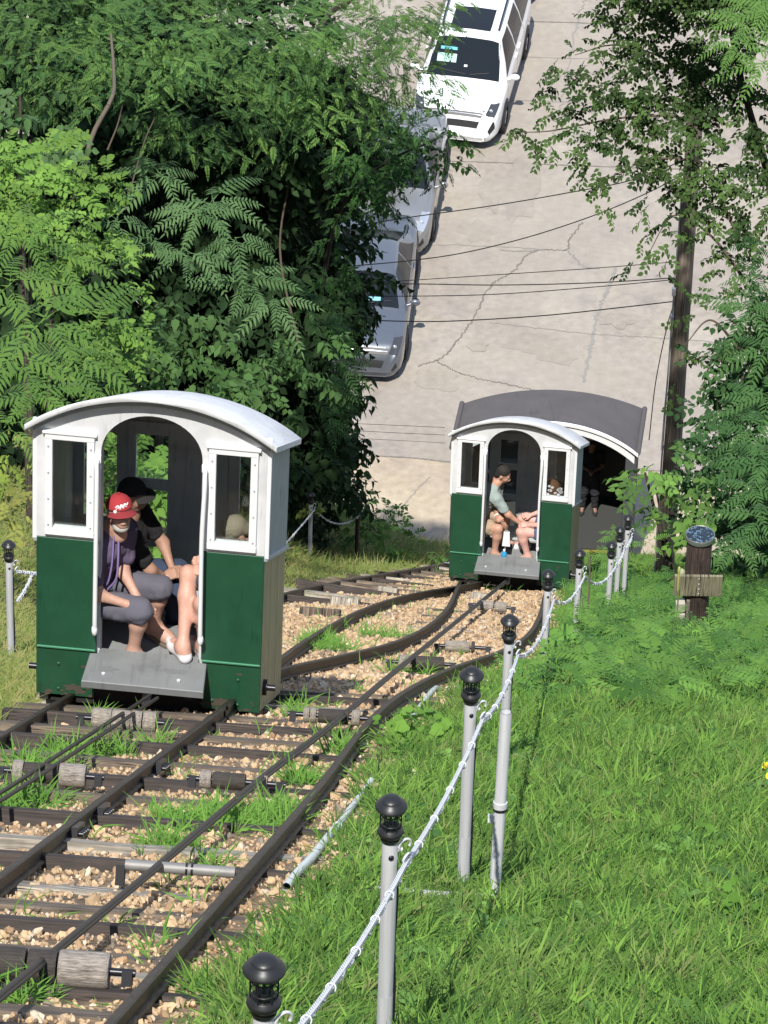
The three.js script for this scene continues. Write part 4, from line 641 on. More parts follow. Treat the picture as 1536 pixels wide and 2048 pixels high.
{
  const r = rng(99);
  const G1 = [0.060, 0.138, 0.044], G2 = [0.110, 0.215, 0.062], D1 = [0.028, 0.070, 0.024], D2 = [0.055, 0.115, 0.036], Y1 = [0.13, 0.25, 0.045], Y2 = [0.19, 0.32, 0.065], SHADE1 = [0.017, 0.040, 0.016], SHADE2 = [0.034, 0.070, 0.024], B1 = [0.085, 0.165, 0.060], B2 = [0.14, 0.24, 0.095];
  // the locust tree that hangs over the top left
  const t1 = thing('locust_tree', 'big feathery leaved tree filling the top left, overhanging the parked cars', 'tree');
  const top = [...fill(-60, 700, -200, -60, 140, 158, 0.7, 16, r),
    [60, 95, 165, 0.55], [150, 60, 170, 0.6], [200, 130, 172, 0.55], [90, 160, 164, 0.4], [280, 40, 168, 0.6], [330, 110, 170, 0.5], [400, 60, 166, 0.62], [460, 120, 164, 0.5], [300, 190, 168, 0.42], [380, 200, 166, 0.42], [450, 215, 164, 0.45], [520, 60, 162, 0.6], [560, 150, 160, 0.5], [520, 240, 160, 0.38], [430, 260, 164, 0.3], [600, 70, 160, 0.5], [660, 60, 160, 0.5], [640, 140, 158, 0.5], [700, 130, 156, 0.52], [740, 80, 156, 0.5], [770, 150, 154, 0.42], [690, 220, 156, 0.38], [800, 60, 154, 0.42], [830, 20, 152, 0.4], [800, 200, 152, 0.34], [840, 130, 152, 0.28], [760, 10, 156, 0.5], [820, 250, 150, 0.22], [350, 270, 168, 0.2], [620, 215, 160, 0.3], [0, 40, 168, 0.5], [40, 200, 164, 0.32]];
  top.forEach((q, i) => { if (i > 15) q[3] *= 0.82; });
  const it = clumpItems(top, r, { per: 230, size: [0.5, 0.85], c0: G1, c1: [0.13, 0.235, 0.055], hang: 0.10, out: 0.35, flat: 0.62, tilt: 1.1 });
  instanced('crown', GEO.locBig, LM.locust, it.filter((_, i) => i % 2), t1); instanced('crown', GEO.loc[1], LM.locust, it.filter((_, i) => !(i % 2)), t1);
  const b1 = treeBase(300, 134);
  trunkTo('trunk', b1, [[[[330, 700, 134], [350, 300, 136], [380, 0, 146], [400, -300, 150]], 0.14, 0.05]], 0.2, LM.bark, t1);
  mesh('branch', limb([[150, 400, 176], [166, 345, 176], [185, 270, 176], [222, 200, 176], [228, 150, 174], [222, 70, 172]], 0.035, 0.016), std(C(0.12, 0.095, 0.07), 0.9), t1);
  mesh('branch', limb([[705, -10, 150], [690, 8, 150], [668, 20, 150], [640, 60, 152]], 0.05, 0.03), LM.bark, t1);

  // right fringe of the thicket, leaves before the parked cars
  const t2 = thing('young_tree', 'dark young tree with oval leaves in front of the parked grey cars', 'tree');
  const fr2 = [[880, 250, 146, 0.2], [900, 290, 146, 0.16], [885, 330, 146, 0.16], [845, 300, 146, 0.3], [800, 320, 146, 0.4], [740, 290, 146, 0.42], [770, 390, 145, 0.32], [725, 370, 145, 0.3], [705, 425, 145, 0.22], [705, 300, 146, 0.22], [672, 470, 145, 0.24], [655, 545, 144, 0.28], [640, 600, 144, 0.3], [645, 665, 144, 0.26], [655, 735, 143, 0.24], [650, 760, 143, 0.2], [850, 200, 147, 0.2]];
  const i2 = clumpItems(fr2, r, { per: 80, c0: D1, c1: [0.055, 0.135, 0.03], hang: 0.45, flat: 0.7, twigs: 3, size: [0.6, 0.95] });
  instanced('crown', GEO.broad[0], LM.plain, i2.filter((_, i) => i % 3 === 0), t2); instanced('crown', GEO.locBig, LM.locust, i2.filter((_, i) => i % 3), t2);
  trunkTo('trunk', treeBase(600, 136), [[[[610, 800, 136], [640, 600, 138], [690, 400, 142], [780, 320, 144], [870, 280, 145]], 0.05, 0.012]], 0.06, LM.bark, t2);

  { const o = thing('street_tree', 'small tree behind the fringe of leaves, shading the street beside the parked cars', 'tree'), itx = clumpItems([[735, 300, 95, 0.9], [775, 320, 95, 0.7], [700, 330, 95, 0.9]], r, { per: 60, c0: D1, c1: G1, hang: 0.5, flat: 0.8, twigs: 3 }); instanced('crown', GEO.ovate, LM.plain, itx, o); const c = at(700, 330, 95); mesh('trunk', stick(V(c.x, 0, c.z), c, 0.09, 0.05), LM.bark, o); }
  // deep thicket behind: one mass, shade painted in as very dark leaf colour
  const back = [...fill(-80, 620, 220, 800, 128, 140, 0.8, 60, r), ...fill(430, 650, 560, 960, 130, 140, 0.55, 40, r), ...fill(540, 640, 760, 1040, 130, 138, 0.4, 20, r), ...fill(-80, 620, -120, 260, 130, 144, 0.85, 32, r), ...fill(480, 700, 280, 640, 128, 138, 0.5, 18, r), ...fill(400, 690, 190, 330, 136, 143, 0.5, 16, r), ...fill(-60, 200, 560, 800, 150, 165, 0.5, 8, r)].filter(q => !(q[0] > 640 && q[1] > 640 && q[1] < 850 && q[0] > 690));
  const ib = clumpItems(back, r, { per: 46, c0: SHADE1, c1: SHADE2, hang: 0.5, flat: 0.8, twigs: 4, size: [1.1, 1.7] });
  instanced('thicket', GEO.ovate, LM.plain, ib, null, 'deep thicket with shade painted into its dark leaves, behind the shrubs left of the track', 'thicket');
  // stems in the gloom
  const ts = thing('sapling', 'leaning bare grey stems in the shade behind the fern leaved shrub', 'sapling'); for (const [l, a] of [[[[250, 420, 150], [290, 280, 150], [310, 235, 150]], 0.012], [[[215, 300, 150], [235, 250, 150], [245, 210, 150]], 0.014], [[[600, 700, 142], [560, 500, 142], [580, 350, 142]], 0.02]]) mesh('stem', limb(l, a, a * 0.6), LM.twig, ts);

  // fern leaved shrubs, frond by frond
  const down = (px, s) => { const p = at(px, 1000, s), y = groundY(p.x, p.z); return V(p.x, y, p.z - 0.3); };
  rosettes('sumac_shrub', 'blue green shrub of long feathered leaves in the middle of the left thicket', [[318, 348, 168, 8, 0.85], [425, 405, 169, 9, 0.9], [236, 440, 172, 7, 0.75], [395, 430, 170, 7, 0.75, 3.4, 9], [375, 505, 172, 5, 0.75, 4.2, 8.2], [490, 560, 170, 8, 0.85], [545, 600, 172, 5, 0.7, 4.4, 8], [470, 480, 171, 6, 0.7, 3.6, 8.6], [300, 480, 174, 4, 0.6, 4.4, 8]], [B1, B2], 5);
  rosettes('sumac_shrub', 'bright yellow green shrub of long feathered leaves at the left edge', [[40, 470, 200, 7, 0.8], [20, 570, 205, 7, 0.85], [115, 520, 200, 7, 0.7], [90, 640, 210, 8, 1.0], [195, 640, 205, 7, 0.8], [30, 720, 215, 7, 0.85], [140, 720, 212, 7, 0.85], [75, 790, 220, 7, 0.7], [190, 775, 212, 6, 0.75], [20, 850, 222, 6, 0.7]], [[0.085, 0.175, 0.040], [0.16, 0.28, 0.06]], 8);
  rosettes('sumac_shrub', 'dark fern leaved sprays at the right edge of the thicket above the bend', [[655, 650, 148, 7, 0.6, 0.2, 3.6], [668, 720, 147, 7, 0.65, 0.2, 3.4], [660, 770, 146, 7, 0.6, 0, 3.2], [645, 840, 140, 7, 0.65, 0.2, 3.2], [625, 900, 138, 6, 0.6, 0, 3], [610, 950, 136, 5, 0.5, 0.2, 3], [610, 600, 150, 6, 0.6, 0.2, 4.4]], [D2, G1], 12);
  // leafy bright bush above the left shrub
  const bush = (name, label, cat, list, opt, g, mat = LM.plain, base) => { const o = thing(name, label, cat); const itx = clumpItems(list, r, opt); instanced('leaves', g, mat, itx, o); if (base) trunkTo('stem', treeBase(...base), [[[list[0].slice(0, 3)], 0.04, 0.015], [[list[Math.floor(list.length / 2)].slice(0, 3)], 0.035, 0.012]], 0.05, LM.bark, o); return o; };
  bush('leafy_bush', 'sunlit light green leafy bush at the left edge below the big tree', 'bush', [[30, 330, 190, 0.42], [110, 350, 190, 0.4], [60, 420, 192, 0.4], [150, 410, 188, 0.36], [190, 470, 186, 0.34], [110, 480, 190, 0.34], [200, 560, 184, 0.32], [170, 330, 186, 0.25], [0, 380, 192, 0.4], [215, 690, 190, 0.26], [230, 620, 186, 0.26]], { per: 80, c0: Y1, c1: Y2, hang: 0.25, twigs: 4 }, GEO.bushy, LM.plain, [80, 190]);
  bush('leafy_bush', 'dull green bush with drooping leaves above the nearer car roof', 'bush', [[300, 660, 178, 0.34], [360, 640, 176, 0.32], [340, 720, 180, 0.34], [420, 740, 178, 0.3], [470, 720, 174, 0.22], [270, 700, 182, 0.26], [400, 690, 178, 0.28], [310, 610, 174, 0.22], [440, 770, 178, 0.2], [500, 760, 172, 0.18], [540, 700, 168, 0.2], [590, 740, 166, 0.2], [620, 690, 164, 0.22], [630, 790, 160, 0.2]], { per: 44, c0: [0.06, 0.13, 0.035], c1: [0.10, 0.19, 0.06], hang: 0.5, twigs: 3 }, GEO.ovate, LM.plain, [340, 176]);
  bush('vine', 'broad leaved vine climbing at the far left under the big tree', 'vine', [[40, 190, 180, 0.3], [90, 230, 180, 0.28], [60, 280, 182, 0.28], [130, 270, 180, 0.24], [20, 250, 182, 0.28]], { per: 40, c0: G1, c1: B2, hang: 0.6, twigs: 3 }, GEO.ovate, LM.plain, [60, 180]);
  bush('weed_clump', 'yellowish weeds on the bank at the left edge, behind the nearer car', 'weeds', [[20, 880, 215, 0.22], [50, 930, 214, 0.2], [10, 970, 216, 0.2], [70, 990, 210, 0.16], [90, 900, 208, 0.2]], { per: 60, c0: [0.16, 0.22, 0.04], c1: [0.26, 0.27, 0.07], hang: 0.3, twigs: 3 }, GEO.bushy);
  bush('bank_bush', 'sunlit green bush on the bank seen through the rear panes of the nearer car', 'bush', [[250, 900, 200, 0.3], [300, 940, 200, 0.32], [340, 900, 196, 0.3], [310, 1010, 202, 0.3], [270, 1060, 204, 0.28], [350, 1060, 200, 0.22], [220, 960, 204, 0.28]], { per: 70, c0: Y1, c1: Y2, hang: 0.3, twigs: 3 }, GEO.broad[1]);
  bush('bank_bush', 'sunlit low bush on the bank before the pale apron', 'bush', [[740, 1030, 128, 0.24], [765, 1065, 130, 0.22], [790, 1085, 132, 0.2], [730, 1075, 130, 0.2], [825, 1100, 132, 0.14], [720, 1045, 128, 0.22], [850, 1110, 134, 0.1]], { per: 90, c0: G2, c1: Y1, hang: 0.3, twigs: 3 }, GEO.bushy);
  bush('bank_bush', 'small lit shrub between the two shaded lantern posts', 'bush', [[647, 1040, 140, 0.12], [640, 1022, 140, 0.08]], { per: 60, c0: Y1, c1: [0.25, 0.22, 0.06], hang: 0.3, twigs: 3 }, GEO.bushy);

  // the tree on the right, thin leaves against the street
  const t3 = thing('slender_tree', 'tree at the upper right whose dark oval leaves stand against the street', 'tree');
  const rt = [[1390, 60, 150, 0.55], [1420, 170, 150, 0.4], [1340, 170, 150, 0.36], [1310, 30, 150, 0.4], [1250, 10, 150, 0.32], [1200, 40, 150, 0.22], [1300, 110, 150, 0.45], [1390, 150, 150, 0.5], [1240, 110, 150, 0.3], [1190, 110, 150, 0.22], [1150, 170, 150, 0.22], [1210, 190, 150, 0.36], [1290, 200, 150, 0.42], [1370, 240, 150, 0.42], [1450, 120, 150, 0.5], [1470, 220, 150, 0.45], [1130, 230, 150, 0.2], [1070, 265, 150, 0.2], [1040, 260, 150, 0.1], [1095, 200, 150, 0.14], [1180, 260, 150, 0.3], [1250, 270, 150, 0.34], [1100, 165, 150, 0.1], [1120, 110, 150, 0.08], [1190, 320, 150, 0.16], [1230, 340, 150, 0.2], [1290, 290, 150, 0.28], [1160, 290, 150, 0.16], [1350, 330, 150, 0.26], [1320, 360, 150, 0.2], [1370, 410, 150, 0.2], [1330, 440, 150, 0.14], [1430, 330, 150, 0.36], [1490, 320, 150, 0.4], [1190, 400, 150, 0.08], [1300, 390, 150, 0.16], [1345, 480, 150, 0.12], [1400, 360, 150, 0.22], [1440, 420, 150, 0.3], [1500, 420, 150, 0.4], [1270, 520, 150, 0.06], [1330, 545, 150, 0.06], [1410, 480, 150, 0.14], [1460, 520, 150, 0.26], [1430, 590, 150, 0.16], [1480, 600, 150, 0.22], [1400, 640, 150, 0.08], [1370, 700, 150, 0.07], [1430, 700, 150, 0.12], [1480, 690, 150, 0.16], [1355, 760, 150, 0.07], [1420, 790, 150, 0.12], [1280, 480, 150, 0.06], ...fill(1300, 1700, -260, -40, 146, 156, 0.75, 18, r), ...fill(1560, 1750, -100, 700, 146, 156, 0.6, 14, r)];
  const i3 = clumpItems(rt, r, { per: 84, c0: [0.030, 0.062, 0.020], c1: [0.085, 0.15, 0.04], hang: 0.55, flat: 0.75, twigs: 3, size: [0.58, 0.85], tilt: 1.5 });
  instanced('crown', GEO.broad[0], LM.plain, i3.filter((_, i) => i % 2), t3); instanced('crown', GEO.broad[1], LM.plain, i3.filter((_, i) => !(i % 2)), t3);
  trunkTo('trunk', treeBase(1560, 148), [[[[1560, 800, 148], [1545, 400, 148], [1480, 150, 150], [1420, -200, 150]], 0.08, 0.03]], 0.1, LM.bark, t3);
  for (const l of [[[1450, 300, 150], [1380, 240, 150], [1250, 235, 150], [1100, 262, 150], [1040, 265, 150]], [[1450, 250, 150], [1350, 130, 150], [1230, 90, 150], [1150, 110, 150]], [[1470, 460, 150], [1400, 330, 150], [1300, 320, 150], [1230, 350, 150]], [[1490, 560, 150], [1420, 470, 150], [1350, 430, 150], [1290, 520, 150]], [[1480, 700, 150], [1420, 640, 150], [1370, 690, 150]], [[1490, 760, 150], [1430, 720, 150], [1400, 790, 150]]]) mesh('branch', limb(l, 0.022, 0.005), LM.twig, t3);
  // feathered leaves on the right
  rosettes('sumac_shrub', 'bright feathered leaves at the top right corner', [[1500, 40, 170, 9, 0.75], [1470, 90, 172, 8, 0.65], [1530, 120, 172, 8, 0.7], [1540, 10, 170, 8, 0.8], [1500, 10, 168, 7, 0.7]], [G2, Y1], 21);
  rosettes('sumac_shrub', 'tall fern leaved shrub along the right edge beside the utility pole', [[1525, 490, 158, 7, 0.6], [1530, 560, 160, 9, 0.75], [1500, 620, 162, 9, 0.7], [1530, 700, 164, 9, 0.8], [1540, 790, 166, 9, 0.8], [1500, 860, 168, 8, 0.75], [1530, 920, 170, 9, 0.8], [1500, 980, 172, 8, 0.7], [1470, 830, 164, 7, 0.6], [1520, 1040, 176, 9, 0.8], [1470, 1090, 178, 8, 0.7]], [[0.05, 0.13, 0.04], G2], 22);
  bush('leafy_bush', 'shaded bush with hanging leaves at the right edge, behind the dish post', 'bush', [...fill(1420, 1600, 840, 1100, 140, 160, 0.42, 22, r), ...fill(1470, 1620, 560, 860, 142, 152, 0.45, 14, r), [1380, 940, 150, 0.2], [1400, 1000, 150, 0.22], [1340, 1010, 146, 0.16], [1400, 890, 148, 0.14]], { per: 46, c0: D1, c1: G1, hang: 0.5, twigs: 3 }, GEO.broad[1], LM.plain, [1480, 152]);
  bush('leafy_bush', 'sunlit leafy branch in front of the station opening', 'bush', [[1290, 945, 158, 0.14], [1260, 950, 158, 0.08], [1330, 930, 156, 0.16], [1370, 960, 156, 0.18], [1310, 970, 158, 0.12], [1400, 1030, 158, 0.18], [1350, 1050, 160, 0.16], [1290, 1010, 160, 0.06]], { per: 60, c0: G2, c1: Y1, hang: 0.4, twigs: 3 }, GEO.broad[0], LM.plain, [1380, 158]);
  { const q = []; for (let i = 0; i < 50; i++) { const px = 1175 + 340 * r(), py = 1165 + 210 * r(), p = onGround(px, py), s = FPX / p.clone().sub(camera.position).dot(camera.getWorldDirection(V())); if (Math.abs(px - 1395) < 75 && py > 1215 && py < 1345) continue; q.push([px, py - 22 - 25 * r(), s, 5, 0.5 + 0.35 * r(), r() * 2, r() * 2 + 6, 0.3, true]); } rosettes('fern_patch', 'low fern leaved plants spread over the slope around the dish post', q, [[0.06, 0.15, 0.034], [0.15, 0.28, 0.055]], 44); }
  rosettes('sumac_seedling', 'fern leaved seedling among the last lantern posts, before the dark station', [[1235, 1075, 176, 5, 0.45, 3.3, 6.2, 0.3, true], [1230, 1120, 178, 6, 0.5, 3.0, 6.4, 0.3, true], [1300, 1080, 172, 5, 0.5, 0, 6, 0.3, true]], [G2, Y1], 31);
}

// ---------------------------------------------------------------- ballast, lawn, ground cover
const inTrackGrass = (() => { const P = [[455, 1640, 0.75, 0.7], [330, 1690, 0.3, 0.4], [560, 1625, 0.5, 0.5], [90, 1530, 0.4, 0.5], [180, 1500, 0.5, 0.4], [20, 1600, 0.5, 0.5], [650, 1295, 0.5, 0.5], [780, 1270, 0.6, 0.5], [640, 1280, 0.3, 0.8], [20, 1990, 0.35, 0.3], [690, 1500, 0.25, 0.5], [600, 1560, 0.2, 0.4], [830, 1340, 0.5, 0.5], [30, 1420, 0.4, 0.6], [200, 1445, 0.15, 0.4], [420, 1720, 0.2, 0.2], [320, 1488, 0.25, 0.3], [590, 1420, 0.2, 0.5]].map(([x, y, a, b]) => { const p = onTrack(x, y, 0.03); return [p.x, p.z, a, b]; }); return (x, z) => { let m = 0; for (const [a, b, rx, rz] of P) m = Math.max(m, 1 - Math.hypot((x - a) / (rx * 0.62), (z - b) / (rz * 1.1))); return m > 0 ? m * 0.8 + 0.3 * noise(x * 5, z * 4, 3) : 0; }; })();
const railXs = z => [railX(RAILS.L, z), railX(RAILS.Rr, z)];
{
  const r = rng(1234);
  // gravel stones
  const stoneG = (() => { const g = mergeVertices(new THREE.IcosahedronGeometry(1, 1).deleteAttribute('uv').deleteAttribute('normal')), p = g.attributes.position; for (let i = 0; i < p.count; i++) { const k = 0.8 + 0.5 * noise(p.getX(i) * 1.3, p.getY(i) * 1.3, p.getZ(i) * 1.3); p.setXYZ(i, p.getX(i) * k, p.getY(i) * k * 0.7, p.getZ(i) * k * 0.85); } g.computeVertexNormals(); return toCreasedNormals(g, 0.5); })();
  const stoneM = std(C(1, 1, 1), 0.9, { bumpMap: T.stone, bumpScale: 0.004 });
  const bins = {}; for (const t of TIES) for (let k = -1; k <= 1; k++) (bins[Math.round(t.z * 2) + k] ||= []).push(t);
  const tieAt = (x, z, m) => { for (const t of bins[Math.round(z * 2)] || []) { const dx = x - t.x, dz = z - t.z; if (Math.abs(dx) < t.half && Math.abs(dz * Math.cos(t.yaw) + dx * Math.sin(t.yaw)) < m) return t; } return null; };
  const items = []; const q = new THREE.Quaternion(), e = new THREE.Euler();
  for (let z = 13; z > -84;) {
    const depth = Math.hypot(z, CAM_Y - slopeY(z)), den = depth < 32 ? 560 : depth < 45 ? 420 : depth < 72 ? 240 : 110, [l, rr] = railXs(z), n = Math.round(den * 0.1 * (rr - l + 1.0));
    for (let i = 0; i < n; i++) {
      const x = l - 0.55 + (rr - l + 1.0) * r(), zz = z - 0.1 * r(), edge = Math.min(x - l + 0.45, rr + 0.4 - x) + 0.3 * noise(x * 2, zz * 2, 5); if (edge < 0 || (edge < 0.25 && r() > 0.55)) continue;
      const gr = inTrackGrass(x, zz); if (gr > 0.2 && r() < 0.8) continue;
      const t = tieAt(x, zz, 0.075); if (t && (t.kind === 'beam' || r() < 0.75)) continue;
      const big = r() < 0.05, s = (big ? 0.026 : 0.009) + (big ? 0.022 : 0.016) * r() * r() + (depth > 40 ? 0.007 : 0) + (depth > 72 ? 0.008 : 0);
      const y = slopeY(zz) + s * 0.25 + 0.02 * fbm(x * 2.5, zz * 2.5, 8) + 0.01 * r(); q.setFromEuler(e.set(r() * 6.3, r() * 6.3, r() * 6.3));
      const k = 0.75 + 0.5 * r(), h = r(); items.push({ m: new THREE.Matrix4().compose(V(x, y, zz), q, V(s * (0.8 + 0.5 * r()), s, s * (0.8 + 0.5 * r()))), c: h < 0.62 ? C(0.46 * k, 0.325 * k, 0.19 * k) : h < 0.84 ? C(0.34 * k, 0.22 * k, 0.125 * k) : h < 0.92 ? C(0.54 * k, 0.43 * k, 0.31 * k) : C(0.21 * k, 0.17 * k, 0.13 * k) });
    }
    z -= 0.1;
  }
  instanced('ballast', stoneG, stoneM, items, null, 'tan and peach crushed stone ballast under the rails', 'gravel');
  // larger single stones
  const hill = scene.getObjectByName('hillside'); const sm = [C(0.5, 0.36, 0.21), C(0.55, 0.44, 0.32), C(0.42, 0.3, 0.18)].map(c => std(c, 0.9, { bumpMap: T.stone, bumpScale: 0.006 }));
  for (const [px, py, s] of [[105, 1772, 0.07], [70, 1775, 0.055], [300, 1826, 0.055], [345, 1835, 0.03], [15, 1715, 0.05], [255, 1790, 0.035], [470, 1450, 0.03], [60, 1825, 0.035], [75, 1862, 0.04], [310, 1900, 0.04], [400, 1840, 0.03], [250, 2040, 0.05], [75, 2035, 0.05], [560, 1600, 0.045], [540, 1605, 0.05], [620, 1340, 0.07], [770, 1392, 0.03], [720, 1310, 0.05], [135, 1930, 0.03], [690, 1470, 0.04], [880, 1330, 0.04]]) { const p = onTrack(px, py, 0.02), m = shadowed(new THREE.Mesh(stoneG, sm[Math.floor(r() * 3)])); m.name = 'stone'; m.position.set(p.x, slopeY(p.z) + s * 0.3, p.z); m.rotation.set(r() * 6, r() * 6, r() * 6); m.scale.set(s, s * 0.8, s * 0.9); hill.add(m); }

  // grass: curved blades in tufts
  const tuft = (n, h, w, spread, lean) => { const P = [], I = [], g = rng(n * 17 + Math.round(h * 1000)); for (let i = 0; i < n; i++) { const a = g() * 6.283, d = spread * Math.sqrt(g()), bx = Math.cos(a) * d, bz = Math.sin(a) * d, az = a + (g() - 0.5) * 2, hh = h * (0.55 + 0.6 * g()), le = lean * (0.4 + g()), ww = w * (0.7 + 0.6 * g()), sx = -Math.sin(az) * ww / 2, sz = Math.cos(az) * ww / 2, k = P.length / 3; const pt = t => [bx + Math.cos(az) * hh * le * t * t, hh * (t - 0.35 * le * t * t), bz + Math.sin(az) * hh * le * t * t]; for (const [t, q] of [[0, 0.8], [0.45, 1], [0.8, 0.6]]) { const c = pt(t); P.push(c[0] - sx * q, c[1], c[2] - sz * q, c[0] + sx * q, c[1], c[2] + sz * q); } P.push(...pt(1)); I.push(k, k + 1, k + 2, k + 1, k + 3, k + 2, k + 2, k + 3, k + 4, k + 3, k + 5, k + 4, k + 4, k + 5, k + 6); } return geo(P, I); };
  const gm = leafMat(1, 1, 1, 0.3), T1 = tuft(12, 0.070, 0.0075, 0.055, 1.5), T2 = tuft(9, 0.055, 0.011, 0.05, 2.0), T3 = tuft(8, 0.12, 0.0075, 0.05, 1.1);
  const lists = [[], [], []], BARE = [[1165, 1366, 0.35, 0.5], [925, 1868, 0.22, 0.5], [1505, 1352, 0.3, 0.6], [1440, 1690, 0.16, 0.4], [1240, 1790, 0.14, 0.3], [1130, 1480, 0.12, 0.4], [575, 1775, 0.12, 0.3], [610, 1738, 0.10, 0.35], [640, 1700, 0.10, 0.35], [670, 1668, 0.10, 0.35], [700, 1626, 0.10, 0.4], [735, 1582, 0.10, 0.4], [850, 1408, 0.12, 0.5], [875, 1378, 0.12, 0.5], [760, 1788, 0.1, 0.16], [860, 1796, 0.1, 0.16], [960, 1803, 0.1, 0.16]].map(([x, y, a, b]) => { const p = onGround(x, y); return [p.x, p.z, a, b]; }), bareAt = (x, z) => { let m = 0; for (const [a, b, rx, rz] of BARE) m = Math.max(m, 1.1 * (1 - Math.hypot((x - a) / rx, (z - b) / rz))); return m; };
  const push = (x, z, k, s, c) => { const n = V((r() - 0.5) * 1.0, 1, 0.1 + (r() - 0.5) * 1.0).normalize(), a = r() * 6.28; lists[k].push({ m: basis(V(Math.sin(a), 0, Math.cos(a)).addScaledVector(n, -V(Math.sin(a), 0, Math.cos(a)).dot(n)).normalize(), n, V(x, groundY(x, z) - 0.005, z), s), c }); };
  const vis = z => { const d = Math.hypot(z, CAM_Y - slopeY(z)); return [d, 768 / FPX * d]; };
  for (let z = 12.5; z > -86; z -= 0.1) {
    const [d, hw] = vis(z), [l, rr] = railXs(z), den = d < 24 ? 700 : d < 36 ? 480 : d < 50 ? 260 : d < 75 ? 170 : 80;
    // right lawn
    { const x0 = rr + 0.12, xv = Math.max(x0 + 0.3, hw + 1.2), x1 = xv + 2.6, n = Math.round(den * 0.1 * (x1 - x0)); for (let i = 0; i < n; i++) { const x = lerp(x0, x1, r()), zz = z - 0.1 * r(), e = x - rr - 0.25 - 0.25 * noise(x * 2, zz * 1.2, 11), pt = fbm(x * 0.9, zz * 0.55, 21), bare = fbm(x * 1.6, zz * 1.1, 40) + bareAt(x, zz); if (x > xv && r() > 0.4) continue; if (e < 0 && r() > 0.12) continue; if (bare > 0.3 && r() < 0.8) continue; const c = mixC(r, [0.036, 0.096, 0.020], [0.160, 0.285, 0.050], 0.4).lerp(C(0.27, 0.26, 0.11), clamp(pt * 0.9 - 0.12 + (r() < 0.07 ? 0.6 : 0), 0, 0.7)); push(x, zz, r() < 0.55 ? 0 : r() < 0.7 ? 1 : 2, (0.6 + 0.75 * r()) * (0.92 + 0.9 * fbm(x * 2.2, zz * 1.6, 33)) * smooth(-0.3, 0.4, e + 0.3), c); } }
    // left verge: drier, patchier
    { const x1 = l - 0.25, x0 = Math.min(x1 - 0.3, -hw - 0.8), n = Math.round(den * 0.085 * (x1 - x0)); for (let i = 0; i < n; i++) { const x = lerp(x0, x1, r()), zz = z - 0.1 * r(), pt = fbm(x * 1.1, zz * 0.8, 61); if (pt < -0.12 && r() < 0.7) continue; const c = mixC(r, [0.10, 0.18, 0.035], [0.22, 0.25, 0.07], 0.2).lerp(C(0.34, 0.29, 0.13), r() < 0.25 ? 0.7 : 0.1); push(x, zz, r() < 0.5 ? 0 : 1, (0.7 + 0.6 * r()) * (d > 75 ? 1.6 : 1), c); } }
    // tufts between the rails
    { const n = Math.round(den * 0.1 * (rr - l)); for (let i = 0; i < n; i++) { const x = lerp(l, rr, r()), zz = z - 0.1 * r(), g = inTrackGrass(x, zz); if (g < 0.16 ? r() > 0.005 : r() > 0.15 + g) continue; if (tieAt(x, zz, 0.08) && r() < 0.7) continue; push(x, zz, r() < 0.5 ? 2 : 0, 0.6 + 0.7 * r(), mixC(r, [0.09, 0.22, 0.035], [0.17, 0.32, 0.06], 0.15)); } }
  }
  instanced('grass', T1, gm, lists[0], null, 'short mixed grass of the sunny lawn and verges', 'grass'); instanced('grass', T2, gm, lists[1], null, 'broad flat grass blades spread through the lawn', 'grass'); instanced('grass', T3, gm, lists[2], null, 'taller grass tufts along the rails and through the lawn', 'grass');
  // ferny ground cover at the upper right of the lawn
  const fern = [], broad = [];
  for (let i = 0; i < 4600; i++) { const z = lerp(-30, -58, r()), [d, hw] = vis(z), [, rr] = railXs(z), x = rr + 0.5 + r() * (hw + 1.2 - rr), pt = fbm(x * 0.8, z * 0.5, 15), h = 0.04 + 0.5 * r() * r() * (0.6 + 1.4 * Math.max(-0.3, pt)); const lim = smooth(-29, -36, z + 1.5 * noise(x, z, 4)); if (r() > lim) continue; if (Math.abs(x - DISH.x) < 0.45 && z > DISH.z - 0.3 && z < DISH.z + 2.6) continue; const a = r() * 6.28, f = V(Math.sin(a), 0.25 * (r() - 0.4), Math.cos(a)).normalize(), it = { m: basis(f, V((r() - 0.5) * 0.5, 1, (r() - 0.5) * 0.5 + 0.2), V(x, groundY(x, z) + h, z), 0.8 + 0.6 * r()), c: mixC(r, [0.05, 0.135, 0.03], [0.15, 0.29, 0.055], 0.3) }; (pt > -0.02 || r() < 0.6 ? fern : broad).push(it); }
  const clover = []; for (let i = 0; i < 9000; i++) { const z = lerp(12, -34, r()), [d, hw] = vis(z), [, rr] = railXs(z), x = rr + 0.35 + r() * Math.max(0.3, hw + 0.8 - rr), pt = fbm(x * 1.4, z * 0.9, 71); if (pt < 0.06 && r() < 0.9) continue; const a = r() * 6.28; clover.push({ m: basis(V(Math.sin(a), 0.1, Math.cos(a)).normalize(), V((r() - 0.5) * 1.2, 1, (r() - 0.5) * 1.2), V(x, groundY(x, z) + 0.015 + 0.05 * r(), z), 0.28 + 0.25 * r()), c: mixC(r, [0.05, 0.125, 0.035], [0.16, 0.29, 0.07], 0.25) }); }
  instanced('clover', GEO.bushy, LM.plain, clover, null, 'small leafed clover and weeds in patches through the lawn', 'clover');
  instanced('ground_cover', GEO.fern, LM.locust, fern, null, 'ferny bright green ground cover round the dish post', 'ground cover'); instanced('ground_cover', GEO.bushy, LM.plain, broad, null, 'small leafed weeds mixed into the ferny ground cover', 'ground cover');
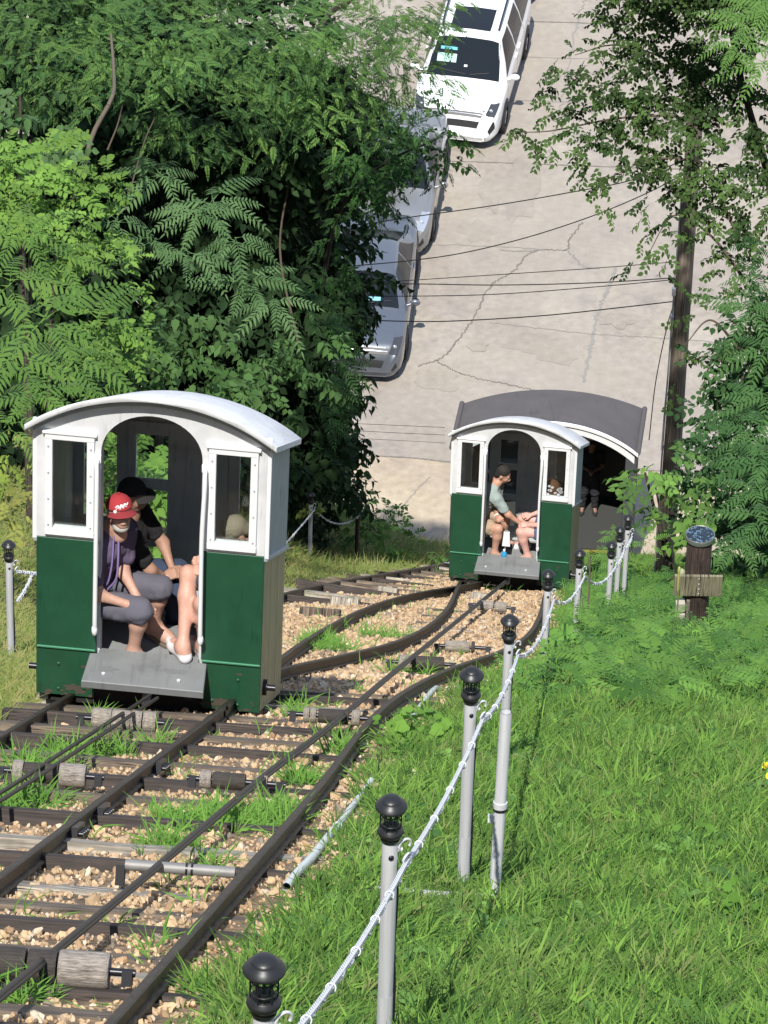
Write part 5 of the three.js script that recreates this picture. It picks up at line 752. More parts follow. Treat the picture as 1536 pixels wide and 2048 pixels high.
  // broad leaved weeds, leaf by leaf
  const bigLeaf = (() => { const P = [], I = [], n = 17; P.push(0, 0, 0); for (let i = 0; i <= n; i++) { const a = -2.5 + 5.0 * i / n, q = (1 - 0.16 * Math.abs(Math.sin(a * 3)) + (i % 2 ? 0.05 : -0.05)) * (Math.abs(a) < 0.3 ? 1.2 : 1); P.push(Math.sin(a) * 0.5 * q, 0.16 * Math.abs(Math.sin(a)) - 0.2 * (0.5 + Math.cos(a) * 0.5), 0.35 + Math.cos(a) * 0.5 * q); if (i) I.push(0, i, i + 1); } return geo(P, I); })();
  const weed = (px, py, n, size, label, col) => { const p = onGround(px, py), o = thing('broadleaf_weed', label, 'weed', p), ms = [leafMat(...col, 0.35), leafMat(...col.map(v => v * 0.8), 0.35)]; for (let i = 0; i < n; i++) { const a = i * 2.4 + r(), h = 0.04 + 0.17 * (i / n) * size / 0.12, d = 0.19 * Math.sqrt(1 - i / n * 0.8) * Math.sqrt(size / 0.12), m = shadowed(new THREE.Mesh(bigLeaf, ms[i % 2])); m.name = 'leaf'; m.applyMatrix4(basis(V(Math.sin(a), 0.15 - 0.2 * r(), Math.cos(a)).normalize(), V((r() - 0.5) * 1.1, 1, 0.45 + (r() - 0.5) * 0.9), V(Math.sin(a) * d, h + 0.07, Math.cos(a) * d), size * (0.5 + 0.5 * r()))); o.add(m); } mesh('stem', tube([V(0, -0.03, 0), V(0.01, 0.08, 0), V(0, 0.17 * size / 0.12, 0)], 0.006, 5, 6), LM.greenStem, o); return o; };
  weed(838, 1500, 40, 0.10, 'large bright green broad leaved weed beside the bending right rail', [0.17, 0.33, 0.055]);
  weed(790, 1490, 12, 0.07, 'small broad leaved weed left of the large bright one', [0.11, 0.24, 0.04]); weed(1242, 1650, 14, 0.06, 'broad leaved weed alone in the middle of the lawn', [0.14, 0.28, 0.045]); weed(1385, 1725, 12, 0.06, 'broad leaved weed toward the right in the lower lawn', [0.13, 0.27, 0.045]); weed(1115, 1395, 16, 0.09, 'broad leaved weed at the foot of the lantern post by the bare patch', [0.10, 0.23, 0.05]); weed(1330, 1390, 14, 0.085, 'broad leaved weed on a bare stem below the dish post', [0.12, 0.25, 0.05]); weed(1500, 1840, 18, 0.065, 'broad leaved weed at the right edge of the lower lawn', [0.12, 0.26, 0.04]); weed(1290, 1340, 14, 0.08, 'broad leaved weed just left below the dish post', [0.13, 0.27, 0.05]); weed(1170, 1265, 14, 0.08, 'broad leaved weed among ferns beside the slim lantern post', [0.14, 0.29, 0.05]);
  const fl = (px, py, label) => { const p = onGround(px, py), o = thing('dandelion', label, 'flower', p); mesh('stem', tube([V(0, 0, 0), V(0.01, 0.08, 0), V(0.012, 0.15, 0)], 0.003, 5, 6), LM.greenStem, o); const pt = []; for (let i = 0; i < 14; i++) { const a = i / 14 * 6.283, g = new THREE.CircleGeometry(0.012, 5); g.scale(0.5, 1, 1); g.translate(0, 0.014, 0); g.rotateZ(a); g.rotateX(-1.1); g.translate(0.012, 0.152, 0); pt.push(g); } const h = mesh('flower_head', sph(0.008, 0.012, 0.154, 0), std(C(0.75, 0.5, 0.02), 0.8), o); mesh('petals', pt, std(C(0.85, 0.65, 0.02), 0.8, { side: THREE.DoubleSide }), h); };
  fl(1524, 1570, 'yellow flower at the right edge of the lawn, upper of two'); fl(1532, 1592, 'yellow flower at the right edge of the lawn, lower of two'); fl(1318, 1292, 'yellow flower in the ferns left of the dish post');
  // tall flower spike by the dish post, thin stem by the sixth lantern post
  { const b = at(1352, 1230, 201), t = at(1354, 1085, 201), o = thing('flower_spike', 'tall pale flower spike just left of the dish post', 'plant', V(b.x, groundY(b.x, b.z), b.z)); const h = t.y - o.position.y; mesh('stalk', tube([V(0, 0, 0), V(0.01, h * 0.5, 0), V(0, h, 0)], 0.008, 5, 10), LM.greenStem, o); mesh('flower_head', lathe([[0, h - 0.30], [0.010, h - 0.26], [0.012, h - 0.1], [0.010, h - 0.04], [0.017, h - 0.02], [0.010, h + 0.02], [0, h + 0.02]], 8), std(C(0.40, 0.40, 0.12), 0.9), o); }
  { const o = thing('dry_stem', 'thin dark bare stem right beside the sixth lantern post', 'plant'); mesh('stem', tube([at(1165, 1285, 213), at(1172, 1240, 213), at(1178, 1180, 213), at(1180, 1110, 213)], 0.009, 5, 20), LM.twig, o); mesh('twig', tube([at(1172, 1240, 213), at(1166, 1215, 213), at(1164, 1190, 213)], 0.005, 5, 8), LM.twig, o); }
}

// ---------------------------------------------------------------- people: one smooth skin from tapered capsules
// bones: [ax,ay,az, bx,by,bz, ra, rb]; balls: {c, r:[x,y,z], m: basis columns}
function blob(bones, balls, cell, K) {
  const lo = V(1e9, 1e9, 1e9), hi = V(-1e9, -1e9, -1e9);
  for (const b of bones) { const m = Math.max(b[6], b[7]); for (const k of [0, 3]) { lo.min(V(b[k] - m, b[k + 1] - m, b[k + 2] - m)); hi.max(V(b[k] + m, b[k + 1] + m, b[k + 2] + m)); } }
  for (const b of balls) { const m = Math.max(...b.r); lo.min(V(b.c.x - m, b.c.y - m, b.c.z - m)); hi.max(V(b.c.x + m, b.c.y + m, b.c.z + m)); }
  lo.addScalar(-3 * cell); hi.addScalar(3 * cell);
  const n = [0, 1, 2].map(i => Math.ceil((hi.getComponent(i) - lo.getComponent(i)) / cell) + 1), [nx, ny, nz] = n, F = new Float32Array(nx * ny * nz), reach = 4.5 / K;
  const range = (a, b, m, ax) => [Math.max(0, Math.floor((Math.min(a, b) - m - lo.getComponent(ax)) / cell)), Math.min(n[ax] - 1, Math.ceil((Math.max(a, b) + m - lo.getComponent(ax)) / cell))];
  for (const b of bones) {
    const [ax, ay, az, bx, by, bz, ra, rb] = b, m = Math.max(ra, rb) + reach, [i0, i1] = range(ax, bx, m, 0), [j0, j1] = range(ay, by, m, 1), [k0, k1] = range(az, bz, m, 2), dx = bx - ax, dy = by - ay, dz = bz - az, L = dx * dx + dy * dy + dz * dz || 1e-9;
    for (let k = k0; k <= k1; k++) for (let j = j0; j <= j1; j++) for (let i = i0; i <= i1; i++) { const px = lo.x + i * cell - ax, py = lo.y + j * cell - ay, pz = lo.z + k * cell - az, t = clamp((px * dx + py * dy + pz * dz) / L, 0, 1), d = Math.hypot(px - dx * t, py - dy * t, pz - dz * t) - (ra + (rb - ra) * t); F[(k * ny + j) * nx + i] += Math.exp(-K * d); }
  }
  for (const b of balls) {
    const M = Math.max(...b.r) + reach, inv = b.m ? b.m.clone().invert() : null, [i0, i1] = range(b.c.x, b.c.x, M, 0), [j0, j1] = range(b.c.y, b.c.y, M, 1), [k0, k1] = range(b.c.z, b.c.z, M, 2), v = V(), mr = Math.min(...b.r);
    for (let k = k0; k <= k1; k++) for (let j = j0; j <= j1; j++) for (let i = i0; i <= i1; i++) { v.set(lo.x + i * cell - b.c.x, lo.y + j * cell - b.c.y, lo.z + k * cell - b.c.z); if (inv) v.applyMatrix4(inv); const q = Math.hypot(v.x / b.r[0], v.y / b.r[1], v.z / b.r[2]), g = Math.hypot(v.x / b.r[0] ** 2, v.y / b.r[1] ** 2, v.z / b.r[2] ** 2) || 1; F[(k * ny + j) * nx + i] += Math.exp(-K * (q * (q - 1) / g)) * (b.neg ? -1 : 1); }
  }
  const id = new Int32Array(nx * ny * nz).fill(-1), pos = [], idx = [], S = i => F[i] - 1, off = []; for (let c = 0; c < 8; c++) off.push((c & 1) + ((c >> 1) & 1) * nx + (c >> 2) * nx * ny);
  const E = [[0, 1], [2, 3], [4, 5], [6, 7], [0, 2], [1, 3], [4, 6], [5, 7], [0, 4], [1, 5], [2, 6], [3, 7]];
  for (let k = 0; k < nz - 1; k++) for (let j = 0; j < ny - 1; j++) for (let i = 0; i < nx - 1; i++) {
    const o = (k * ny + j) * nx + i; let mask = 0; for (let c = 0; c < 8; c++) if (S(o + off[c]) > 0) mask |= 1 << c; if (mask === 0 || mask === 255) continue;
    let x = 0, y = 0, z = 0, m = 0; for (const [a, b] of E) { if (((mask >> a) & 1) === ((mask >> b) & 1)) continue; const va = Math.log(Math.max(1e-6, F[o + off[a]])), vb = Math.log(Math.max(1e-6, F[o + off[b]])), t = clamp(va / (va - vb), 0, 1); x += lerp(a & 1, b & 1, t); y += lerp((a >> 1) & 1, (b >> 1) & 1, t); z += lerp(a >> 2, b >> 2, t); m++; }
    id[o] = pos.length / 3; pos.push(lo.x + (i + x / m) * cell, lo.y + (j + y / m) * cell, lo.z + (k + z / m) * cell);
  }
  const quad = (a, b, c, d, f) => { if (a < 0 || b < 0 || c < 0 || d < 0) return; f ? idx.push(a, b, c, a, c, d) : idx.push(a, c, b, a, d, c); };
  for (let k = 1; k < nz - 1; k++) for (let j = 1; j < ny - 1; j++) for (let i = 1; i < nx - 1; i++) {
    const o = (k * ny + j) * nx + i, s = S(o) > 0, X = 1, Y = nx, Z = nx * ny;
    if (s !== S(o + X) > 0) quad(id[o - Y - Z], id[o - Z], id[o], id[o - Y], s);
    if (s !== S(o + Y) > 0) quad(id[o - X - Z], id[o - X], id[o], id[o - Z], s);
    if (s !== S(o + Z) > 0) quad(id[o - X - Y], id[o - Y], id[o], id[o - X], s);
  }
  return geo(pos, idx);
}
const bone = (a, b, ra, rb = ra) => [a.x, a.y, a.z, b.x, b.y, b.z, ra, rb];
const P3 = a => V(...a);
const mid = (a, b, t) => a.clone().lerp(b, t);
const skinMat = (r, g, b) => { const m = phys(C(r, g, b), 0.55, { map: again(T.skin, 5), bumpMap: again(T.fine, 4), bumpScale: 0.0008 }); m.userData.metre = true; return m; };
const cloth = (r, g, b) => std(C(r, g, b), 0.92);
// folds pressed into cloth along its normals
function creased(g, a = 0.006) { const p = g.attributes.position, n = g.attributes.normal; for (let i = 0; i < p.count; i++) { const x = p.getX(i), y = p.getY(i), z = p.getZ(i), d = a * (1.3 * noise(x * 9 + 3, y * 16, z * 9) + 0.8 * Math.abs(noise(x * 22, y * 11 + 5, z * 22)) - 0.3); p.setXYZ(i, x + n.getX(i) * d, y + n.getY(i) * d, z + n.getZ(i) * d); } g.computeVertexNormals(); return g; }
// local frame of a head or hand placed at p, looking along f
const frame = (f, u, p) => basis(f.clone().normalize(), u, p, 1);
function headGeo(M) {
  const b = (c, r) => ({ c: V(...c), r }), g = blob([[0, 0.004, 0.086, 0, -0.028, 0.105, 0.008, 0.0125], [-0.036, 0.022, 0.074, 0.036, 0.022, 0.074, 0.010, 0.010], [0, -0.08, -0.02, 0, -0.19, -0.035, 0.052, 0.056], [-0.014, -0.034, 0.098, 0.014, -0.034, 0.098, 0.007, 0.007]],
    [b([0, 0.032, -0.012], [0.070, 0.086, 0.092]), b([0, -0.03, 0.026], [0.057, 0.078, 0.062]), b([0, -0.092, 0.044], [0.034, 0.024, 0.034]), b([-0.076, -0.008, -0.008], [0.009, 0.029, 0.017]), b([0.076, -0.008, -0.008], [0.009, 0.029, 0.017]), b([0, -0.058, 0.088], [0.023, 0.007, 0.009]), b([0, -0.072, 0.084], [0.021, 0.008, 0.010]), b([-0.036, -0.026, 0.064], [0.022, 0.022, 0.018]), b([0.036, -0.026, 0.064], [0.022, 0.022, 0.018])], 0.0055, 130);
  g.applyMatrix4(M); return g;
}
function handGeo(M, side, curl = 0.6, spread = 1) {
  const B = []; const fl = [[-0.028, 0.034, 0.028], [-0.0095, 0.042, 0.032], [0.0095, 0.040, 0.031], [0.027, 0.030, 0.025]];
  fl.forEach(([x, l1, l2], i) => { const c = curl * (0.85 + 0.12 * i), a = V(x * side, 0, 0.082 - Math.abs(x) * 0.2), b = a.clone().add(V(x * side * 0.12 * spread, -Math.sin(c * 0.6) * l1, Math.cos(c * 0.6) * l1)), d = b.clone().add(V(0, -Math.sin(c * 1.6) * l2, Math.cos(c * 1.6) * l2)); B.push(bone(a.clone().add(V(0, 0, -0.03)), a, 0.010, 0.0095), bone(a, b, 0.0092, 0.0082), bone(b, d, 0.0080, 0.0068)); });
  const t0 = V(0.026 * side, -0.004, 0.022), t1 = V(0.047 * side, -0.012, 0.052), t2 = V(0.046 * side, -0.022 - 0.01 * curl, 0.082); B.push(bone(t0, t1, 0.012, 0.0105), bone(t1, t2, 0.0098, 0.008));
  const g = blob(B, [{ c: V(0, 0, 0.048), r: [0.039, 0.013, 0.044] }, { c: V(0, 0, 0.01), r: [0.027, 0.017, 0.03] }], 0.0042, 260); g.applyMatrix4(M); return g;
}
function footGeo(ankle, toe, grow = 0) { const d = toe.clone().sub(ankle); d.y = 0; d.normalize(); const s = V(0, ankle.y, 0), h = ankle.clone().addScaledVector(d, -0.035).add(V(0, -0.055, 0)), b = ankle.clone().addScaledVector(d, 0.11).add(V(0, -0.06, 0)), e = ankle.clone().addScaledVector(d, 0.175).add(V(0, -0.066, 0)); return [bone(ankle, h, 0.036 + grow, 0.030 + grow), bone(h, b, 0.030 + grow, 0.034 + grow), bone(ankle, b, 0.034 + grow, 0.030 + grow), bone(b, e, 0.032 + grow, 0.022 + grow)]; }
function person(car, label, j, o = {}) {
  const base = P3(j.pelvis).setY(o.floor ?? 0.27), q = {}; for (const k in j) if (Array.isArray(j[k])) q[k] = P3(j[k]).sub(base);
  const t = thing('person', label, 'person'); if (car) { car.updateMatrixWorld(true); t.position.copy(base.clone().applyMatrix4(car.matrixWorld)); t.quaternion.copy(car.quaternion); } else { t.position.copy(o.at); t.rotation.y = o.turn || 0; }
  const f = P3(j.face).normalize(), u = j.up ? P3(j.up) : UP, HM = frame(f, u, q.head), k = o.k || 1;
  const B = [], arm = (s, sh, el, wr) => { B.push(bone(sh, el, 0.046 * k, 0.036 * k), bone(el, wr, 0.038 * k, 0.025 * k), bone(q.chest, sh, 0.08 * k, 0.05 * k)); };
  arm(1, q.lSh, q.lEl, q.lWr); arm(-1, q.rSh, q.rEl, q.rWr);
  B.push(bone(q.pelvis, mid(q.pelvis, q.chest, 0.5), 0.125 * k, 0.115 * k), bone(mid(q.pelvis, q.chest, 0.5), q.chest, 0.115 * k, 0.12 * k), bone(q.chest, q.neck, 0.085 * k, 0.052 * k), bone(q.neck, q.head.clone().add(V(0, -0.05, 0)), 0.05 * k, 0.048 * k));
  for (const s of ['l', 'r']) { const h = q[s + 'Hip'], kn = q[s + 'Kn'], an = q[s + 'An']; B.push(bone(h, kn, 0.082 * k, 0.053 * k), bone(kn, mid(kn, an, 0.3), 0.050 * k, 0.053 * k), bone(mid(kn, an, 0.3), an, 0.053 * k, 0.034 * k), ...footGeo(an, q[s + 'Toe'])); }
  const hand = (w, e, dir, nrm, s, c) => handGeo(frame(dir ? P3(dir).normalize() : w.clone().sub(e).normalize(), nrm ? P3(nrm) : UP, w), s, c);
  const body = mesh('body', [blob(B, [], 0.012, 60), headGeo(HM), hand(q.lWr, q.lEl, j.lDir, j.lN, -1, j.lCurl ?? 0.9), hand(q.rWr, q.rEl, j.rDir, j.rN, 1, j.rCurl ?? 0.9)], o.skin || skinMat(0.55, 0.33, 0.24), t);
  // face
  const onHead = (g, name, mat) => { const gs = [g].flat(); gs.forEach(a => a.applyMatrix4(HM)); return mesh(name, gs, mat, t); };
  for (const s of [-1, 1]) { const e = onHead(sph(0.0125, 0.031 * s, -0.002, 0.0755, 1, 0.8, 0.8, 12), 'eye', std(C(0.7, 0.68, 0.65), 0.3)); const iris = sph(0.007, 0.031 * s, -0.002, 0.0835, 1, 1, 0.5, 10); iris.applyMatrix4(HM); mesh('iris', iris, std(C(0.05, 0.035, 0.025), 0.25), e); onHead(place(new THREE.CapsuleGeometry(0.0035, 0.022, 3, 6), 0.031 * s, 0.021, 0.0845, 0, 0, Math.PI / 2 - 0.12 * s), 'eyebrow', o.browMat || LM.bark); }
  onHead(place(new THREE.CapsuleGeometry(0.0022, 0.034, 3, 6), 0, -0.0645, 0.0955, 0, 0, Math.PI / 2), 'mouth', std(C(0.2, 0.07, 0.06), 0.7));
  // clothes: inflated copies of the same bones, cut at the hem
  if (o.shirt) { const s = 0.016, e = o.sleeve ?? 0.62, X = []; for (const a of ['l', 'r']) { const sh = q[a + 'Sh'], el = q[a + 'El'], wr = q[a + 'Wr']; X.push(bone(q.chest, sh, 0.085 * k + s, 0.054 * k + s), bone(sh, mid(sh, el, Math.min(1, e)), 0.052 * k + s, 0.048 * k + s * 1.2)); if (e > 1) X.push(bone(el, mid(el, wr, e - 1), 0.046 * k + s, 0.034 * k + s)); } X.push(bone(q.pelvis, mid(q.pelvis, q.chest, 0.5), 0.132 * k + s, 0.122 * k + s), bone(mid(q.pelvis, q.chest, 0.5), q.chest, 0.122 * k + s, 0.126 * k + s), bone(q.chest, mid(q.chest, q.neck, 0.75), 0.09 * k + s, 0.05 * k + s)); mesh('shirt', creased(blob(X, [], 0.011, 55), 0.010), o.shirt, t); }
  if (o.pants) { const s = 0.018, e = o.leg ?? 0.9, X = [bone(mid(q.lHip, q.rHip, 0.5), q.pelvis, 0.12 * k + s, 0.12 * k + s)]; for (const a of ['l', 'r']) { const h = q[a + 'Hip'], kn = q[a + 'Kn'], an = q[a + 'An']; X.push(bone(h, mid(h, kn, Math.min(1, e)), 0.088 * k + s, lerp(0.088, 0.064, Math.min(1, e)) * k + s * 1.25)); if (e > 1) X.push(bone(kn, mid(kn, an, e - 1), 0.058 * k + s, 0.046 * k + s)); } mesh(e > 1.2 ? 'trousers' : 'shorts', creased(blob(X, [], 0.011, 60), 0.009), o.pants, t); }
  if (o.shoes) for (const a of ['l', 'r']) mesh('shoe', blob(footGeo(q[a + 'An'].clone().add(V(0, -0.004, 0)), q[a + 'Toe'], 0.009), [], 0.009, 90), o.shoes, t);
  if (o.hair) { const b = (c, r) => ({ c: V(...c), r }), hb = o.cap ? [b([0, -0.005, -0.06], [0.074, 0.07, 0.045])] : o.longHair ? [b([0, 0.045, -0.02], [0.085, 0.09, 0.098]), b([0, -0.05, -0.065], [0.09, 0.12, 0.055]), b([-0.07, -0.03, -0.01], [0.025, 0.10, 0.05]), b([0.07, -0.03, -0.01], [0.025, 0.10, 0.05])] : [b([0, 0.052, -0.022], [0.080, 0.082, 0.092]), b([0, -0.005, -0.06], [0.074, 0.075, 0.05])]; const g = blob([], hb, 0.006, 140), p = g.attributes.position; for (let i = 0; i < p.count; i++) { const m = 0.006 * noise(p.getX(i) * 160, p.getY(i) * 25, p.getZ(i) * 60); p.setXYZ(i, p.getX(i) * (1 + m), p.getY(i) + m, p.getZ(i) + m); } g.computeVertexNormals(); onHead(g, 'hair', o.hair); }
  if (o.cap) {
    const c = onHead([place(new THREE.SphereGeometry(0.094, 22, 12, 0, 6.2832, 0, 1.5).scale(0.95, 0.92, 1.04), 0, 0.040, -0.006, -0.08), cyl(0.010, 0.010, 0.006, 8, 0, 0.134, -0.01)], 'cap', o.cap);
    const n = 14, pos = [], idx = []; for (let i = 0; i <= n; i++) { const a = -1.1 + 2.2 * i / n, dip = 0.018 * a * a; for (const [r0, y] of [[0.09, 0.048], [0.150 - 0.025 * a * a, 0.036]]) for (const e of [0, -0.005]) pos.push(Math.sin(a) * r0 * 0.92, y - dip + e, Math.cos(a) * r0 + (r0 > 0.1 ? 0.008 : 0)); if (i) { const k0 = (i - 1) * 4, k1 = i * 4; for (const [a0, b0] of [[0, 2], [2, 3], [3, 1], [1, 0]]) idx.push(k0 + a0, k0 + b0, k1 + a0, k1 + a0, k0 + b0, k1 + b0); } }
    const br = geo(pos, idx); br.applyMatrix4(HM); mesh('brim', br, o.brim || o.cap, c);
    if (o.badge) { const w = []; const sq = [[-0.045, 0.075], [-0.03, 0.088], [-0.018, 0.078], [-0.005, 0.094], [0.006, 0.082], [0.02, 0.096], [0.03, 0.086], [0.042, 0.094]].map(([x, y]) => { const v = V(x, y - 0.04, 0), rr = 0.0965; v.z = Math.sqrt(Math.max(0, rr * rr - v.x * v.x - v.y * v.y)) - 0.004; v.y += 0.040; return v; }); w.push(tube(sq, 0.0045, 5, 30)); const sq2 = sq.map(v => V(v.x * 0.9, v.y - 0.012, v.z + 0.0025)); w.push(tube(sq2, 0.0025, 5, 30)); w.forEach(g => g.applyMatrix4(HM)); mesh('cap_script', w, MAT.whiteTrim, c); const bd = cyl(0.011, 0.011, 0.005, 14, 0, 0, 0, Math.PI / 2); place(bd, -0.050, 0.052, 0.082, 0, -0.55); bd.applyMatrix4(HM); mesh('badge', bd, MAT.whiteTrim, c); }
  }
  if (o.beard) { const b = (c, r) => ({ c: V(...c), r }); onHead(blob([], [b([0, -0.095, 0.045], [0.045, 0.03, 0.045]), b([-0.042, -0.075, 0.03], [0.016, 0.035, 0.03]), b([0.042, -0.075, 0.03], [0.016, 0.035, 0.03]), b([0, -0.047, 0.094], [0.027, 0.006, 0.008]), b([0, -0.085, 0.072], [0.028, 0.018, 0.02])], 0.0055, 140), 'beard', std(C(0.42, 0.40, 0.37), 0.95, { bumpMap: T.fine, bumpScale: 0.004 })); }
  if (o.glasses) { const g = []; for (const s of [-1, 1]) g.push(place(new THREE.TorusGeometry(0.021, 0.002, 5, 18), 0.032 * s, -0.004, 0.098)); g.push(stick(V(-0.011, 0, 0.099), V(0.011, 0, 0.099), 0.002)); onHead(g, 'glasses', MAT.black); }
  return Object.assign(t, { q });
}
// ---- the nearer car
const man = person(tram1, 'seated man in a red cap and dark purple shirt leaning in the nearer car doorway', {
  pelvis: [-0.49, 0.70, -0.32], chest: [-0.35, 1.08, -0.28], neck: [-0.285, 1.255, -0.255], head: [-0.235, 1.405, -0.225], face: [0.38, 0.14, 0.90],
  lSh: [-0.21, 1.14, -0.39], lEl: [-0.21, 0.87, -0.28], lWr: [-0.075, 0.755, -0.12], rSh: [-0.43, 1.13, -0.12], rEl: [-0.34, 0.83, -0.06], rWr: [-0.13, 0.765, -0.065],
  lDir: [0.75, -0.35, 0.45], rDir: [0.95, -0.25, -0.1], lN: [0.2, 0.6, 0.8], rN: [0, 0.7, 0.7], lCurl: 1.1, rCurl: 1.2,
  lHip: [-0.42, 0.68, -0.42], rHip: [-0.42, 0.67, -0.20], lKn: [0.03, 0.735, -0.32], rKn: [-0.07, 0.715, -0.08], lAn: [-0.01, 0.40, -0.36], rAn: [-0.115, 0.35, -0.10], lToe: [0.2, 0.32, -0.24], rToe: [0.1, 0.3, -0.05],
}, { shirt: cloth(0.105, 0.082, 0.14), pants: cloth(0.10, 0.098, 0.125), leg: 1.08, cap: cloth(0.33, 0.028, 0.036), brim: cloth(0.24, 0.026, 0.033), badge: true, beard: true, hair: std(C(0.35, 0.33, 0.3), 0.9), browMat: std(C(0.4, 0.38, 0.35), 0.9), skin: skinMat(0.56, 0.345, 0.265) });
{ // lavender lanyard, sandals
  const L = std(C(0.20, 0.15, 0.34), 0.85), q = man.q; mesh('lanyard', [tube([q.neck.clone().add(V(0.05, -0.02, 0.06)), q.chest.clone().add(V(0.12, -0.02, 0.13)), q.chest.clone().add(V(0.11, -0.16, 0.15)), q.chest.clone().add(V(0.05, -0.27, 0.13))], 0.008, 6, 20), tube([q.neck.clone().add(V(0.02, -0.02, 0.07)), q.chest.clone().add(V(0.08, -0.05, 0.14)), q.chest.clone().add(V(0.06, -0.18, 0.155)), q.chest.clone().add(V(0.03, -0.26, 0.13))], 0.007, 6, 20)], L, man);
  for (const a of ['l', 'r']) mesh('sandal', [blob(footGeo(q[a + 'An'].clone().add(V(0, -0.052, 0)), q[a + 'Toe'], 0.004).slice(1, 2).concat(footGeo(q[a + 'An'].clone().add(V(0, -0.052, 0)), q[a + 'Toe'], 0.002).slice(3)), [], 0.009, 100)], std(C(0.16, 0.12, 0.09), 0.9), man);
}
person(tram1, 'seated person in a dark cap and black shirt behind the man in the red cap', {
  pelvis: [-0.44, 0.42, -0.78], chest: [-0.26, 0.83, -0.74], neck: [-0.22, 1.02, -0.72], head: [-0.215, 1.20, -0.70], face: [0.95, -0.15, 0.1],
  lSh: [-0.2, 0.94, -0.9], lEl: [-0.02, 0.70, -0.86], lWr: [0.06, 0.60, -0.72], rSh: [-0.2, 0.94, -0.56], rEl: [-0.06, 0.72, -0.52], rWr: [0.02, 0.62, -0.60], lDir: [0.7, 0.2, 0.5], rDir: [0.9, 0.35, -0.1], lN: [0, 1, 0.5], rN: [0, 1, 0.5],
  lHip: [-0.38, 0.40, -0.9], rHip: [-0.38, 0.40, -0.66], lKn: [0.08, 0.46, -0.86], rKn: [0.10, 0.47, -0.64], lAn: [0.08, 0.05, -0.84], rAn: [0.10, 0.05, -0.60], lToe: [0.3, 0, -0.82], rToe: [0.3, 0, -0.5],
}, { floor: -0.06, shirt: cloth(0.014, 0.014, 0.016), pants: cloth(0.030, 0.045, 0.085), leg: 1.92, cap: cloth(0.015, 0.015, 0.016), shoes: cloth(0.6, 0.6, 0.6), hair: std(C(0.03, 0.025, 0.02), 0.9), skin: skinMat(0.42, 0.25, 0.18) });
person(tram1, 'seated person with bare legs and white slip on shoes in the nearer car doorway', {
  pelvis: [0.56, 0.68, -0.40], chest: [0.545, 0.98, -0.41], neck: [0.535, 1.10, -0.40], head: [0.52, 1.215, -0.36], face: [-0.6, -0.65, 0.45], up: [-0.3, 0.9, 0.2],
  lSh: [0.50, 1.02, -0.24], lEl: [0.44, 0.86, -0.22], lWr: [0.33, 0.90, -0.32], rSh: [0.50, 1.02, -0.56], rEl: [0.44, 0.84, -0.56], rWr: [0.35, 0.90, -0.46], lDir: [-0.9, 0.0, -0.3], rDir: [-0.9, 0, 0.2], lN: [0, 1, 0.4], rN: [0, 1, 0.4],
  lHip: [0.54, 0.68, -0.28], rHip: [0.54, 0.68, -0.46], lKn: [0.335, 0.76, -0.16], rKn: [0.215, 0.86, -0.34], lAn: [0.34, 0.36, -0.22], rAn: [0.225, 0.485, -0.03], lToe: [0.22, 0.3, -0.42], rToe: [0.10, 0.40, -0.20],
}, { shirt: cloth(0.05, 0.05, 0.055), pants: cloth(0.055, 0.057, 0.062), leg: 0.74, shoes: cloth(0.66, 0.63, 0.64), hair: std(C(0.30, 0.25, 0.19), 0.85, { bumpMap: T.grain, bumpScale: 0.004 }), skin: skinMat(0.62, 0.36, 0.28) });
// ---- the farther car
const man2 = person(tram2, 'seated man with dark hair and pale grey green shirt leaning across the farther car', {
  pelvis: [-0.52, 0.70, -0.40], chest: [-0.33, 1.03, -0.44], neck: [-0.24, 1.18, -0.48], head: [-0.165, 1.31, -0.50], face: [0.9, -0.42, 0.12],
  lSh: [-0.24, 1.07, -0.62], lEl: [-0.22, 0.84, -0.42], lWr: [-0.20, 0.87, -0.22], rSh: [-0.22, 1.07, -0.30], rEl: [-0.06, 0.88, -0.26], rWr: [0.10, 0.735, -0.28], rDir: [0.9, -0.35, 0], lDir: [0.4, 0.2, 0.8], rN: [0.2, 1, 0.4], lN: [0, 0.5, 0.8],
  lHip: [-0.46, 0.66, -0.48], rHip: [-0.46, 0.66, -0.26], lKn: [-0.10, 0.74, -0.42], rKn: [-0.165, 0.735, -0.14], lAn: [-0.12, 0.36, -0.42], rAn: [-0.20, 0.36, -0.13], lToe: [0.1, 0.3, -0.4], rToe: [0, 0.3, -0.05],
}, { shirt: cloth(0.27, 0.33, 0.32), pants: cloth(0.34, 0.25, 0.17), leg: 0.62, hair: std(C(0.018, 0.016, 0.014), 0.8), shoes: cloth(0.06, 0.06, 0.07), skin: skinMat(0.56, 0.33, 0.24) });
mesh('wrist_watch', place(new THREE.TorusGeometry(0.032, 0.007, 6, 16), ...man2.q.lWr.toArray(), 0.3, 0.5, 0), MAT.whiteTrim, man2);
